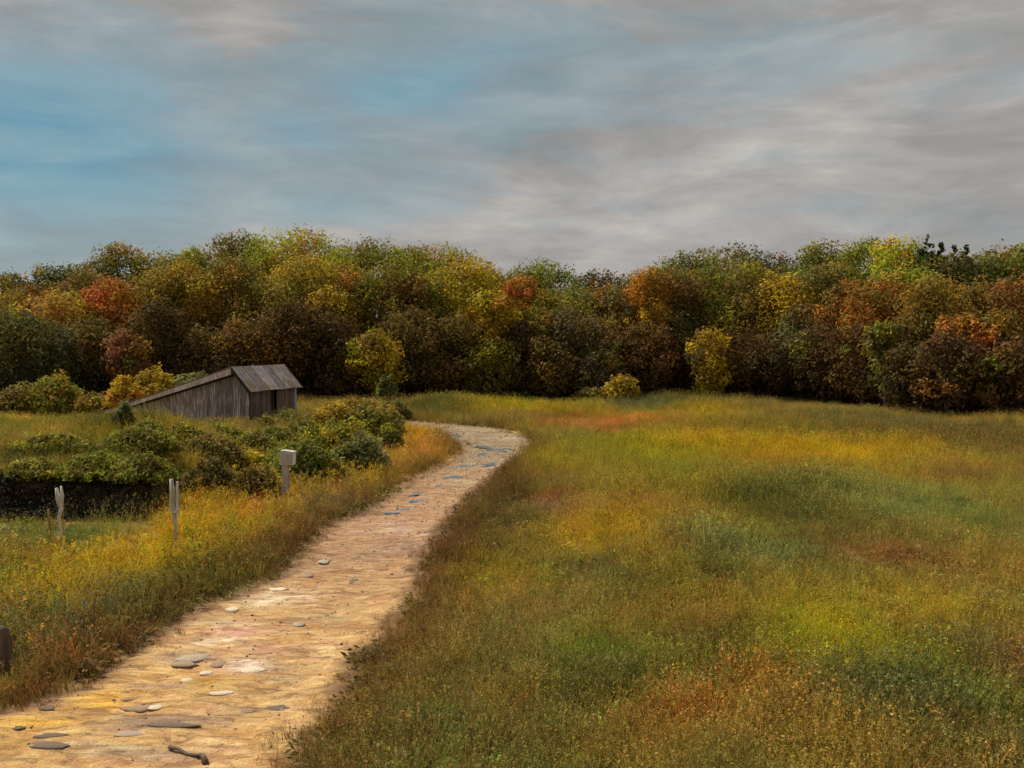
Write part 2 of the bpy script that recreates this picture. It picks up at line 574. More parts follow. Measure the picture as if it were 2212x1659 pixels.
# ------------------------------------------------------------------ meadow colours: patches of dry grass, herbs, seed heads and some painted shade
Y_ = (0.40, 0.29, 0.022); YG = (0.25, 0.235, 0.022); OR = (0.42, 0.18, 0.035); RD = (0.36, 0.07, 0.035); RB = (0.20, 0.09, 0.04)
BR = (0.10, 0.062, 0.026); GR = (0.10, 0.125, 0.028); DG = (0.045, 0.065, 0.022); TL = (0.03, 0.065, 0.05); GG = (0.16, 0.17, 0.08)
OC = (0.30, 0.20, 0.05); MV = (0.20, 0.14, 0.11); LG = (0.18, 0.23, 0.035)
PATCH = [
    (1400, 985, 230, 45, YG, .8), (1340, 915, 115, 13, OR, .95), (1290, 925, 80, 10, (.34, .15, .09), .6), (1530, 892, 50, 10, Y_, .8),
    (1400, 876, 160, 10, (.06, .09, .06), .8), (1540, 962, 45, 9, RD, .8), (1700, 1008, 90, 13, RB, .9), (1690, 985, 90, 12, OR, .4),  # dark teal strip: shade along the wood put into the meadow colour
    (1820, 985, 170, 32, Y_, .9), (1480, 960, 110, 20, Y_, .8), (2090, 955, 230, 26, BR, .85), (2130, 912, 180, 14, OC, .75), (1850, 920, 250, 20, (.13, .12, .05), .7),
    (2060, 1045, 60, 8, RB, .8), (2010, 1110, 220, 60, (.17, .21, .08), .8), (1680, 1125, 100, 38, DG, .75), (1740, 1078, 30, 12, DG, .9), (1630, 1090, 50, 18, DG, .5),
    (1185, 1105, 48, 16, (.30, .17, .13), .85), (1180, 1088, 60, 6, RD, .7), (1350, 1165, 140, 30, (.36, .23, .025), .9), (1250, 1180, 60, 24, Y_, .6),
    (1465, 1215, 28, 9, RD, .9), (1400, 1110, 100, 20, OC, .6), (1500, 1125, 60, 10, RB, .6), (1350, 1125, 40, 10, OR, .3),
    (1960, 1215, 130, 30, RB, .85), (1720, 1290, 75, 30, RB, .6), (1550, 1265, 60, 42, DG, .7), (1640, 1215, 110, 40, (.15, .20, .08), .9), (1560, 1200, 100, 30, GG, .6),
    (1030, 1240, 70, 26, Y_, .6), (1990, 1320, 240, 55, (.34, .26, .04), .85), (2120, 1130, 60, 40, GR, .5), (2130, 1190, 70, 30, OC, .6),
    (1790, 1395, 130, 70, (.30, .29, .02), .95), (1800, 1370, 40, 25, Y_, .7), (1500, 1400, 90, 45, BR, .7), (1550, 1490, 70, 36, DG, .85), (1660, 1530, 55, 34, OR, .85),
    (1480, 1595, 100, 34, (.42, .19, .05), .7), (1530, 1610, 30, 20, RD, .8), (1450, 1600, 24, 18, RD, .8), (1930, 1545, 140, 46, TL, .9), (2140, 1450, 70, 40, TL, .6),
    (2150, 1570, 90, 60, GR, .8), (2060, 1625, 36, 18, RB, .7), (1060, 1470, 220, 110, (.12, .125, .055), .7), (1330, 1440, 100, 50, (.16, .23, .03), .9),
    (1120, 1540, 50, 40, OC, .8), (905, 1330, 60, 60, OC, .7), (890, 1385, 22, 26, OR, .7), (1290, 1260, 60, 40, (.13, .14, .06), .7), (1220, 1340, 90, 30, GG, .5),
    (1380, 1350, 120, 30, OC, .5), (1130, 1300, 70, 60, OC, .4), (960, 1480, 40, 60, OR, .25), (2120, 1290, 80, 40, OC, .6), (1700, 1450, 90, 40, YG, .5),
    (1300, 1500, 110, 24, DG, .6), (1600, 1180, 60, 20, YG, .5), (1140, 1640, 80, 20, OC, .6), (900, 1600, 120, 50, (.14, .12, .03), .6), (760, 1600, 30, 60, OC, .6),
    (1020, 1120, 75, 70, (.075, .042, .02), 1.0), (1100, 1045, 60, 50, (.085, .05, .022), .95), (950, 1200, 50, 50, (.085, .05, .022), .95), (990, 1165, 40, 30, RB, .5), (880, 1290, 40, 50, (.10, .06, .025), .8),
    (850, 1320, 30, 50, (.14, .09, .035), .7), (760, 1450, 26, 50, (.14, .09, .035), .6),
    (60, 892, 200, 9, (.06, .065, .025), .95), (330, 905, 80, 9, (.10, .10, .03), .7),
    (1720, 1210, 60, 24, DG, .5), (1380, 1290, 60, 30, DG, .5), (2180, 1330, 60, 60, GG, .5), (1230, 1590, 80, 40, (.10, .11, .04), .6), (1850, 1620, 60, 40, (.08, .08, .05), .6), (1100, 1390, 60, 30, (.15, .16, .06), .6),
    # far edge and left side
    (960, 880, 110, 8, OC, .8), (960, 893, 90, 9, DG, .8), (1150, 880, 130, 8, YG, .7), (1130, 895, 100, 7, Y_, .6), (1220, 905, 120, 7, BR, .5),
    (85, 915, 110, 12, (.50, .34, .07), 1.0), (60, 945, 50, 6, BR, .6), (905, 952, 34, 14, (.55, .30, .02), 1.0), (915, 985, 60, 22, (.48, .24, .07), .95), (880, 1020, 50, 18, (.44, .24, .06), .9), (850, 1010, 60, 25, OC, .8),
    (800, 1040, 60, 26, OC, .7), (150, 1165, 220, 26, (.085, .115, .03), .95), (230, 1265, 170, 44, Y_, .85), (70, 1220, 90, 14, OR, .75), (150, 1205, 80, 10, RB, .7),
    (440, 1110, 60, 50, (.40, .25, .03), .85), (420, 1190, 80, 60, Y_, .8), (560, 1140, 80, 60, (.38, .26, .03), .85), (565, 1120, 22, 16, RD, .9), (520, 1210, 30, 10, RD, .6),
    (350, 1190, 30, 40, Y_, .8), (700, 1060, 60, 24, Y_, .6), (720, 1090, 60, 20, MV, .7), (80, 1420, 160, 60, (.08, .095, .055), .85), (215, 1350, 34, 60, MV, .8),
    (330, 1320, 90, 60, (.09, .12, .035), .8), (130, 1450, 60, 30, OR, .5), (190, 1430, 26, 30, RD, .5), (60, 1520, 110, 20, RB, .7), (250, 1440, 60, 26, RB, .5),
    (480, 1260, 50, 20, DG, .7), (600, 1170, 40, 20, BR, .5), (60, 1320, 100, 30, Y_, .5), (640, 1030, 60, 20, OC, .5),
]
_pw = []
for (cx, cy, rx, ry, c, wt) in PATCH:
    x, y = gp(cx, cy)
    y0 = gp(cx, cy + ry)[1]
    y1 = gp(cx, max(cy - ry, 770))[1]
    _pw.append((x, y, rx * y / F, (y1 - y0) / 2, np.array(c), wt))


forest_edge_px = np.array([[0, 882], [850, 870], [1100, 870], [1350, 866], [1500, 864], [1800, 876], [1930, 890], [2000, 904], [2212, 908]])


def field_col(x, y, sd):
    n0 = fbm(x * .16 + 3, y * .10, 41)
    n1 = fbm(x * .55, y * .35, 42)
    n2 = fbm(x * 1.7, y * 1.1, 43)
    base = np.array((0.215, 0.168, 0.05))[None] * np.ones((len(x), 1))

    def mixin(m, c):
        nonlocal base
        m = np.clip(m, 0, 1)[:, None]
        base = base * (1 - m) + np.array(c)[None] * m
    mixin((n0 - .5) * 4, (.165, .155, .05))
    mixin((.46 - n0) * 5, (0.26, 0.2, 0.03))
    mixin((n1 - .57) * 4, OC)
    n3 = fbm(x * 1.1 + 40, y * .6, 44)
    mixin((n3 - .62) * 5 * .7, (.30, .13, .05))
    mixin((.36 - n3) * 5 * .7, (.19, .21, .04))
    # wobble the patch coordinates so their outlines are ragged
    wx = (fbm(x * .5, y * .5, 51) - .5)
    wy = (fbm(x * .5, y * .5, 52) - .5)
    for px_, py_, rx, ry, c, wt in _pw:
        q = ((x - px_) / rx + wx * 1.3) ** 2 + ((y - py_) / ry + wy * 1.3) ** 2
        m = wt * np.exp(-q * 0.8)
        sel = m > 0.02
        if sel.any():
            mm = m[sel][:, None]
            base[sel] = base[sel] * (1 - mm) + c[None] * mm
    mixin((n2 - .6) * 3.5 * .4, DG)
    mixin((.40 - n2) * 3.5 * .5, YG)
    # bare brown soil shoulder beside the track
    sh = np.clip(1.25 - sd / (0.35 + 1.5 * fbm(x * .5, y * .5, 61)), 0, 1) * np.clip((fbm(x * .35, y * .35, 62) - .1) * 3, 0, 1)
    mixin(sh * .85, (0.13, 0.075, 0.032))
    base = base * 1.42
    lum = base.mean(1, keepdims=True)
    base = np.clip(lum + (base - lum) * 1.06, .004, .75)
    pxh = W / 2 + F * x / np.maximum(y, 1)
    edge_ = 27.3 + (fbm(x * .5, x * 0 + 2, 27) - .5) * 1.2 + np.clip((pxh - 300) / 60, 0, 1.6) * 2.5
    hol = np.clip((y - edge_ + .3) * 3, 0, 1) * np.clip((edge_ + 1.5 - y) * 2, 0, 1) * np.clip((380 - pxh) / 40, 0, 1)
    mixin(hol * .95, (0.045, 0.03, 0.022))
    mnd = np.clip((y - edge_ - 1.5) / 2, 0, 1) * np.clip((46 - y) / 6, 0, 1) * np.clip((480 - pxh) / 80, 0, 1)
    mixin(mnd * .75 * np.clip((fbm(x * .5, y * .3, 45) - .25) * 4, 0, 1), (.20, .19, .03))
    mixin(mnd * .8 * np.clip((fbm(x * .4 + 9, y * .3, 46) - .5) * 6, 0, 1), (.07, .09, .03))
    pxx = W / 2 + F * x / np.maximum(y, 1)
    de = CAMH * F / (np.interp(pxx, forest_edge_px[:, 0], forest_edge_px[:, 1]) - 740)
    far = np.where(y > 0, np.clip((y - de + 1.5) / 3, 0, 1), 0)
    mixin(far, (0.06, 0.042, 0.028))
    return base


# ------------------------------------------------------------------ ground sheet
def grid_faces(nr, nc):
    i = np.arange(nr - 1)[:, None] * nc + np.arange(nc - 1)[None]
    return np.stack([i, i + 1, i + nc + 1, i + nc], -1).reshape(-1, 4)


rad = np.concatenate([np.linspace(0.5, 9, 12, endpoint=False), 9 * (130 / 9) ** np.linspace(0, 1, 420), np.geomspace(140, 5000, 24)])
ang = np.concatenate([np.linspace(-180, -46, 40, endpoint=False), np.linspace(-46, 46, 420), np.linspace(47, 180, 40)])
RR, AA = np.meshgrid(rad, np.radians(ang), indexing='ij')
GX, GY = (RR * np.sin(AA)).ravel(), (RR * np.cos(AA)).ravel()
gsd = path_sd(np.stack([GX, GY], 1))
GZ = height(GX, GY, gsd)
GZ = GZ - np.clip(-gsd / 0.3, 0, 1) * 0.10
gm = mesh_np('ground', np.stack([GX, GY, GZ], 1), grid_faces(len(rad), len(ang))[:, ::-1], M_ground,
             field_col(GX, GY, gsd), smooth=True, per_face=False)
tag(obj('meadow', gm), kind='structure')

# ------------------------------------------------------------------ track
nc = 36
k = np.linspace(0, 1, nc)
ext_L, ext_R = Ls - dn * 0.25, Rs + dn * 0.25


def resample(P, n):
    d = np.r_[0, np.cumsum(np.linalg.norm(np.diff(P, axis=0), axis=1))]
    q = np.linspace(0, d[-1], n)
    return np.stack([np.interp(q, d, P[:, 0]), np.interp(q, d, P[:, 1])], 1)


mid_d = np.r_[0, np.cumsum(np.linalg.norm(np.diff((Ls + Rs) / 2, axis=0), axis=1))]
q = np.linspace(0, mid_d[-1], 520)
eL = np.stack([np.interp(q, mid_d, ext_L[:, i]) for i in (0, 1)], 1)
eR = np.stack([np.interp(q, mid_d, ext_R[:, i]) for i in (0, 1)], 1)
PP = eL[:, None] * (1 - k)[None, :, None] + eR[:, None] * k[None, :, None]
PX, PY = PP[..., 0].ravel(), PP[..., 1].ravel()
psd = path_sd(np.stack([PX, PY], 1))
PZ = height(PX, PY, psd) + 0.02
edge = np.clip((psd + .28) / .5, 0, 1)
PZ = PZ - edge * 0.05 - np.exp(-((k[None] - .3) / .10) ** 2).repeat(520, 0).ravel() * .03 - np.exp(-((k[None] - .72) / .10) ** 2).repeat(520, 0).ravel() * .03
PZ += (fbm(PX * 2.2, PY * 4, 71) - .5) * .09 + (fbm(PX * 9, PY * 12, 72) - .5) * .035
for i_, (cx, cy) in enumerate([(958, 939), (1058, 965), (1046, 980), (1030, 1003), (900, 1063), (985, 1028), (870, 1095)]):
    x_, y_ = gp(cx, cy)
    PZ -= .035 * np.exp(-((PX - x_) / .9) ** 2 - ((PY - y_) / 1.5) ** 2)
pc = np.ones((len(PX), 3)) * np.array((0.66, 0.42, 0.155))


def pmix(m, c):
    global pc
    m = np.clip(m, 0, 1)[:, None]
    pc = pc * (1 - m) + np.array(c)[None] * m


farf = np.clip((PY - 15.5) / 8, 0, 1)
pmix(farf * .9, (0.43, 0.25, 0.125))
pmix(np.clip((PY - 34) / 9, 0, 1) * .9, (0.30, 0.235, 0.125))
PPATCH = [(60, 1560, 90, 22, (.72, .40, .03), .95), (230, 1508, 60, 26, (.75, .42, .05), .95), (455, 1470, 60, 14, (.66, .42, .04), .8), (20, 1610, 60, 16, (.7, .42, .05), .8),
          (515, 1360, 60, 14, (.72, .36, .28), .8), (590, 1400, 60, 12, (.7, .42, .33), .7), (530, 1438, 50, 16, (.80, .68, .60), .9), (600, 1290, 90, 14, (.82, .68, .46), .85),
          (470, 1380, 60, 10, (.82, .7, .5), .8), (360, 1480, 80, 10, (.34, .22, .14), .7), (300, 1560, 120, 16, (.28, .19, .14), .8), (420, 1550, 90, 10, (.30, .2, .15), .8),
          (640, 1225, 90, 12, (.36, .22, .13), .7), (790, 1200, 60, 14, (.36, .25, .15), .6), (420, 1415, 60, 12, (.35, .25, .19), .85), (250, 1620, 120, 16, (.34, .30, .22), .6),
          (380, 1632, 90, 14, (.78, .52, .40), .5), (700, 1400, 40, 30, (.78, .56, .28), .6), (690, 1470, 50, 40, (.72, .48, .2), .6), (160, 1540, 50, 10, (.25, .15, .08), .6),
          (560, 1525, 90, 9, (.30, .21, .14), .6), (700, 1330, 60, 12, (.42, .34, .18), .6), (850, 1140, 60, 16, (.58, .42, .30), .7), (880, 1180, 50, 12, (.34, .24, .2), .6),
          (1000, 1045, 50, 10, (.46, .37, .22), .8), (1080, 1000, 40, 10, (.44, .37, .23), .8), (1060, 925, 70, 5, (.36, .32, .18), .8), (1110, 945, 50, 5, (.42, .36, .20), .9),
          (430, 1600, 90, 16, (.70, .48, .24), .6), (480, 1340, 60, 8, (.84, .72, .5), .7), (610, 1450, 60, 30, (.36, .27, .17), .45)]
for (cx, cy, rx, ry, c, wt) in PPATCH:
    x, y = gp(cx, cy)
    ryw = (gp(cx, cy - ry)[1] - gp(cx, cy + ry)[1]) / 2
    rxw = rx * y / F
    wx, wy = fbm(PX * 1.6, PY * 2.4, 81) - .5, fbm(PX * 1.6, PY * 2.4, 82) - .5
    qq = ((PX - x) / rxw + wx * 1.6) ** 2 + ((PY - y) / ryw + wy * 1.6) ** 2
    pmix(wt * np.exp(-qq), c)
pmix(np.clip((psd + 0.42 * (0.4 + fbm(PX * 1.3, PY * 1.3, 84))) / .3, 0, 1) * .85, (0.20, 0.105, 0.04))
pm = mesh_np('track', np.stack([PX, PY, PZ], 1), grid_faces(520, nc), M_path, pc, smooth=True, per_face=False)
_nz = np.zeros(len(pm.polygons) * 3, np.float32)
pm.polygons.foreach_get('normal', _nz)
if _nz[2::3].mean() < 0: pm.flip_normals()
tag(obj('dirt_track', pm), kind='structure')


def track_z(x, y):
    i = np.argmin((PX - x) ** 2 + (PY - y) ** 2)
    return float(PZ[i])


# ------------------------------------------------------------------ puddles in the bend
def puddle(cx, cy, rx, ry, skew, seed):
    x, y = gp(cx, cy)
    rxw = rx * y / F
    ryw = (gp(cx, cy - ry)[1] - gp(cx, cy + ry)[1]) / 2
    n = 36
    a = np.linspace(0, 2 * PI, n, endpoint=False)
    rr = 0.6 + 0.8 * fbm(np.cos(a) * 1.6 + seed * 7, np.sin(a) * 1.6, seed)
    lx, ly = np.cos(a) * rxw * rr, np.sin(a) * ryw * rr
    lx = lx + ly * skew
    V = np.vstack([[0, 0, 0], np.stack([lx, ly, lx * 0], 1)])
    Fq = np.array([[0, i + 1, (i + 1) % n + 1] for i in range(n)])
    zz = float(np.percentile([track_z(x + u * q_, y + v * q_) for u, v in zip(lx[::2], ly[::2]) for q_ in (.35, .85)], 62))
    o = obj('puddle', mesh_np('puddle', V, Fq, M_water), loc=(x, y, zz + 0.002))
    tag(o, kind='structure')


for i, a in enumerate([(958, 939, 42, 4, -1.2), (1058, 965, 26, 6, -1.0), (1075, 973, 18, 3, -.6), (1046, 980, 14, 5, 0), (1030, 1003, 30, 6, 1.0), (950, 1048, 10, 2.5, .4),
                       (900, 1063, 14, 5, .5), (870, 1095, 20, 3, 0.3), (905, 1080, 22, 3, -.3), (845, 1103, 18, 2.5, 0), (985, 1028, 20, 4, .6)]):
    puddle(*a, i + 1)

# ------------------------------------------------------------------ grass tufts and scattering
def tuft_mesh(name, n, hmin, hmax, width, spread, lean, heads=None, seg=3, mat=M_blade, seed=0):
    r = np.random.default_rng(seed)
    V, Fq = [], []
    for i in range(n):
        a = r.uniform(0, 2 * PI)
        rr = spread * math.sqrt(r.uniform())
        bx, by = rr * math.cos(a), rr * math.sin(a)
        h = r.uniform(hmin, hmax)
        la = r.uniform(0, 2 * PI)
        ln = h * lean * r.uniform(.2, 1)
        wa = r.uniform(0, PI)
        wd = width * r.uniform(.6, 1.2)
        b = len(V)
        for s in range(seg + 1):
            u = s / seg
            cx, cy, cz = bx + math.cos(la) * ln * u * u, by + math.sin(la) * ln * u * u, h * (u - .18 * lean * u * u)
            ww = wd * (1 - u) ** 0.7 if s < seg else wd * .06
            V.append((cx - math.cos(wa) * ww, cy - math.sin(wa) * ww, cz))
            V.append((cx + math.cos(wa) * ww, cy + math.sin(wa) * ww, cz))
        for s in range(seg):
            Fq.append((b + 2 * s, b + 2 * s + 1, b + 2 * s + 3, b + 2 * s + 2))
        if heads and r.uniform() < heads[0]:
            # a seed head or blossom: a few small crossed leaves round the tip
            for q_ in range(heads[2]):
                o_ = np.array([cx, cy, cz]) + r.normal(0, heads[1] * .55, 3) * (1, 1, heads[3])
                d1 = r.normal(size=3); d1 /= np.linalg.norm(d1)
                d2 = np.cross(d1, r.normal(size=3)); d2 /= np.linalg.norm(d2)
                s_ = heads[1] * r.uniform(.5, 1)
                b = len(V)
                for p_ in (o_ - d1 * s_, o_ - d2 * s_ * .6, o_ + d1 * s_, o_ + d2 * s_ * .6): V.append(tuple(p_))
                Fq.append((b, b + 1, b + 2, b + 3))
    return mesh_np(name, V, Fq, mat)


def leafy_mesh(name, n, h, spread, size, seed):
    """a low broad-leaved herb"""
    r = np.random.default_rng(seed)
    V, Fq = [], []
    for i in range(n):
        a = r.uniform(0, 2 * PI)
        rr = spread * math.sqrt(r.uniform())
        z = h * r.uniform(.15, 1) * (1 - (rr / spread) ** 2 * .6)
        o_ = np.array([rr * math.cos(a), rr * math.sin(a), z])
        d1 = np.array([math.cos(a), math.sin(a), r.uniform(-.4, .7)]); d1 /= np.linalg.norm(d1)
        d2 = np.cross(d1, r.normal(size=3)); d2 /= np.linalg.norm(d2)
        s_ = size * r.uniform(.5, 1.1)
        b = len(V)
        for p_ in (o_ - d1 * s_, o_ - d2 * s_ * .35, o_ + d1 * s_, o_ + d2 * s_ * .35): V.append(tuple(p_))
        Fq.append((b, b + 1, b + 2, b + 3))
    return mesh_np(name, V, Fq, M_blade)


def coll_of(name, meshes):
    c = bpy.data.collections.new(name)
    for i, m in enumerate(meshes):
        c.objects.link(bpy.data.objects.new(m.name, m))
    return c


def scatter(name, P, scale, tint, coll, mat=None, tilt=0.12):
    n = len(P)
    m = bpy.data.meshes.new(name)
    m.vertices.add(n)
    m.vertices.foreach_set('co', P.astype(np.float32).ravel())
    a = m.attributes.new('tint', 'FLOAT_COLOR', 'POINT')
    c4 = np.ones((n, 4), np.float32)
    c4[:, :3] = tint
    a.data.foreach_set('color', c4.ravel())
    a = m.attributes.new('size', 'FLOAT', 'POINT')
    a.data.foreach_set('value', scale.astype(np.float32))
    a = m.attributes.new('turn', 'FLOAT_VECTOR', 'POINT')
    rot = np.stack([rng.normal(0, tilt, n), rng.normal(0, tilt, n), rng.uniform(0, 2 * PI, n)], 1)
    a.data.foreach_set('vector', rot.astype(np.float32).ravel())
    o = obj(name, m)
    g = bpy.data.node_groups.new(name + '_scatter', 'GeometryNodeTree')
    g.interface.new_socket('Geometry', in_out='INPUT', socket_type='NodeSocketGeometry')
    g.interface.new_socket('Geometry', in_out='OUTPUT', socket_type='NodeSocketGeometry')
    N, Lk = g.nodes, g.links
    gi, go = N.new('NodeGroupInput'), N.new('NodeGroupOutput')
    ci = N.new('GeometryNodeCollectionInfo')
    ci.inputs['Collection'].default_value = coll
    ci.inputs['Separate Children'].default_value = True
    ci.inputs['Reset Children'].default_value = True
    ip = N.new('GeometryNodeInstanceOnPoints')
    ip.inputs['Pick Instance'].default_value = True
    rv = N.new('FunctionNodeRandomValue'); rv.data_type = 'INT'
    rv.inputs[4].default_value = 0
    rv.inputs[5].default_value = len(coll.objects) - 1
    s_ = N.new('GeometryNodeInputNamedAttribute'); s_.data_type = 'FLOAT'; s_.inputs[0].default_value = 'size'
    r_ = N.new('GeometryNodeInputNamedAttribute'); r_.data_type = 'FLOAT_VECTOR'; r_.inputs[0].default_value = 'turn'
    Lk.new(gi.outputs[0], ip.inputs['Points'])
    Lk.new(ci.outputs[0], ip.inputs['Instance'])
    Lk.new(rv.outputs[2], ip.inputs['Instance Index'])
    Lk.new(s_.outputs[0], ip.inputs['Scale'])
    Lk.new(r_.outputs[0], ip.inputs['Rotation'])
    Lk.new(ip.outputs[0], go.inputs[0])
    md = o.modifiers.new('scatter', 'NODES')
    md.node_group = g
    return o


def sample_view(n, d0, d1, power, margin=1.12):
    """random ground points in the wedge the photograph shows, thinner with distance"""
    u = rng.uniform(0, 1, n)
    p = 2 - power
    d = (d0 ** p + u * (d1 ** p - d0 ** p)) ** (1 / p)
    x = d * rng.uniform(-1, 1, n) * (W / 2 / F) * margin
    return x, d


def jitter_cols(c, v=.25, hue=.12):
    n = len(c)
    k_ = rng.normal(1, v, n).clip(.4, 1.8)[:, None]
    return (c * k_ * rng.normal(1, hue, (n, 3)).clip(.6, 1.5)).clip(.004, .8)


grass_c = coll_of('grass_tufts', [tuft_mesh('tuft', 16, .14, .38, .0075, .14, .7, seed=i) for i in range(3)] +
                  [tuft_mesh('tuft', 13, .22, .52, .007, .13, .5, (0.5, .018, 4, 2.0), seed=10 + i) for i in range(3)])
weed_c = coll_of('tall_weeds', [tuft_mesh('weed', 12, .40, .95, .009, .16, .35, (0.75, .032, 8, 1.9), seed=20 + i) for i in range(4)] +
                 [leafy_mesh('herb', 40, .45, .22, .07, 30 + i) for i in range(2)])
herb_c = coll_of('low_herbs', [leafy_mesh('herb', 34, .24, .2, .06, 40 + i) for i in range(4)])

x, y = sample_view(125000, 10.0, 88, 1.25)
sd = path_sd(np.stack([x, y], 1))
pxx = W / 2 + F * x / y
fe = np.interp(pxx, forest_edge_px[:, 0], forest_edge_px[:, 1])
d_edge = CAMH * F / (fe - 740)
sh_n = fbm(x * .35, y * .35, 62)
keep = (sd > rng.uniform(-.45, .9, len(x)) * (0.3 + 1.2 * sh_n) - np.clip((y - 40) / 12, 0, 1) * rng.uniform(0, 1.5, len(x)) * sh_n) & (y < d_edge + 4)
edg = 27.3 + (fbm(x * .5, x * 0 + 2, 27) - .5) * 1.2 + np.clip((pxx - 300) / 60, 0, 1.6) * 2.5
keep &= ~((pxx < 350) & (y > edg - .4) & (y < edg + 1.25))
keep_i = np.nonzero(keep)[0]
x, y, sd = x[keep], y[keep], sd[keep]
hx = fbm(x * .22, y * .22, 91)
size = (0.40 + 1.5 * np.clip(hx, 0, 1) ** 1.5) * rng.uniform(.7, 1.4, len(x)) * (1 + np.clip((y - 25) / 60, 0, .35))
size *= np.clip(sd / .8 + .45, .4, 1)
size *= np.where((pxx[keep_i] < 350) & (y > 21) & (y < 28), .58, 1)
P = np.stack([x, y, height(x, y, sd) - .02], 1)
_k = .25 + y * .014
xj, yj = x + rng.normal(0, .55, len(x)) * _k, y + rng.normal(0, .9, len(x)) * _k
_fl = (pxx[keep_i] < 420) & (y > 20)
xj, yj = np.where(_fl, x, xj), np.where(_fl, y, yj)
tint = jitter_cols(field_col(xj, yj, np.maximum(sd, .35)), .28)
tag(scatter('meadow_grass', P, size, tint, grass_c), 'rough autumn meadow grass in green, ochre and rust patches', 'grass', kind='stuff')

x, y = sample_view(9000, 9.5, 45, 1.2, 1.12)
sd = path_sd(np.stack([x, y], 1))
cl = fbm(x * .45, y * .45, 97)
keep = (sd > .4) & (cl > .56)
x, y, sd = x[keep], y[keep], sd[keep]
stem_c = coll_of('seed_stems', [tuft_mesh('stem', 7, .5, 1.0, .0045, .10, .45, (1.0, .016, 9, 3.2), seed=60 + i) for i in range(4)])
tint = jitter_cols(np.array([(.34, .27, .08)]) * np.ones((len(x), 1)) * .3 + field_col(x, y, sd) * .75, .25, .1)
tag(scatter('seed_stems', np.stack([x, y, height(x, y, sd) - .02], 1), rng.uniform(.5, 1.05, len(x)), tint, stem_c, tilt=.15),
    'dry straw-coloured seed stems standing above the meadow grass', 'grass', kind='stuff')

# taller weeds: the bank left of the track, the near right field and ragged verges
x, y = sample_view(42000, 10.0, 60, 1.1, 1.15)
sd = path_sd(np.stack([x, y], 1))
left = np.array([in_poly(np.array([[a, b]]), np.vstack([Ls, [[-80, 62], [-60, -5]]]))[0] for a, b in ()]) if False else None
edge_x = np.interp(y, Ls[:200, 1], Ls[:200, 0])
is_left = x < edge_x
nn = fbm(x * .4, y * .4, 95)
pxx = W / 2 + F * x / y
pyy = 740 + CAMH * F / y
flat_strip = is_left & (pxx < 345) & (pyy < 1225)
prob = np.where(is_left, 0.85, 0.42 * np.clip((30 - y) / 14, .15, 1)) * np.where(nn > .42, 1, .35)
prob = np.where(flat_strip, .0, prob)
prob = np.where(is_left & (pxx < 560) & (y > 26), prob * .35, prob)
prob = np.where(flat_strip, .0, prob)
_sx, _sy = gp(7, 1478)
keep = (rng.uniform(0, 1, len(x)) < prob) & ~((np.abs(x - _sx) < .4) & (y > _sy - 1.1) & (y < _sy + .3)) & (sd > .25 + .35 * nn) & ~((pxx < 400) & (y > 26.6) & (y < 50))
x, y, sd, L_ = x[keep], y[keep], sd[keep], is_left[keep]
size = np.where(L_, .8, .55) * rng.uniform(.6, 1.2, len(x)) * np.clip(.45 + sd * .55, .45, 1.0)
P = np.stack([x, y, height(x, y, sd) - .03], 1)
base = field_col(x + rng.normal(0, .6, len(x)), y + rng.normal(0, .9, len(x)), np.maximum(sd, .5))
acc = rng.uniform(0, 1, len(x))
acol = np.where((acc < .16)[:, None], np.array(Y_) * 1.1, np.where((acc < .24)[:, None], np.array(OR), np.where((acc > .975)[:, None], np.array(RD) * 1.1, base)))
mixk = np.where(acc < .24, .45, np.where(acc > .975, .7, 0))[:, None] * np.where(L_, 1, .6)[:, None]
tint = jitter_cols(base * (1 - mixk) + acol * mixk, .3, .14)
tag(scatter('tall_weeds', P, size, tint, weed_c, tilt=.16), 'tall yellow and rust weeds on the banks beside the sandy track', 'weeds', kind='stuff')

x, y = sample_view(16000, 10.0, 60, 1.0, 1.15)
sd = path_sd(np.stack([x, y], 1))
nn = fbm(x * .3, y * .3, 96)
keep = (sd > .1) & (nn > .46)
x, y, sd = x[keep], y[keep], sd[keep]
tint = jitter_cols(field_col(x, y, np.maximum(sd, .4)) * np.array((.8, .95, .9)), .3, .12)
tag(scatter('ground_cover', np.stack([x, y, height(x, y, sd) - .02], 1), rng.uniform(.6, 1.5, len(x)), tint, herb_c, tilt=.2),
    'low broad-leaved herbs growing through the meadow grass', 'herbs', kind='stuff')


# ------------------------------------------------------------------ stones
def stone_mesh(name, seed, mat, flat=.35, n=9, rows=7):
    r = np.random.default_rng(seed)
    ph = np.linspace(0, PI, rows)
    th = np.linspace(0, 2 * PI, n, endpoint=False)
    V = []
    for a in ph:
        for b in th:
            d = np.array([math.sin(a) * math.cos(b), math.sin(a) * math.sin(b), math.cos(a)])
            nz_ = .45 + 1.05 * float(fbm(np.array([d[0] * 1.9 + seed * 3 + d[2]]), np.array([d[1] * 1.9 + d[2] * .7]), seed)[0])
            s_ = np.sign(d[2]) * abs(d[2]) ** .7
            V.append((d[0] * nz_, d[1] * nz_, s_ * nz_ * flat))
    Fq = []
    for i in range(rows - 1):
        for j in range(n):
            Fq.append((i * n + j, i * n + (j + 1) % n, (i + 1) * n + (j + 1) % n, (i + 1) * n + j)[::-1])
    return mesh_np(name, V, Fq, mat)


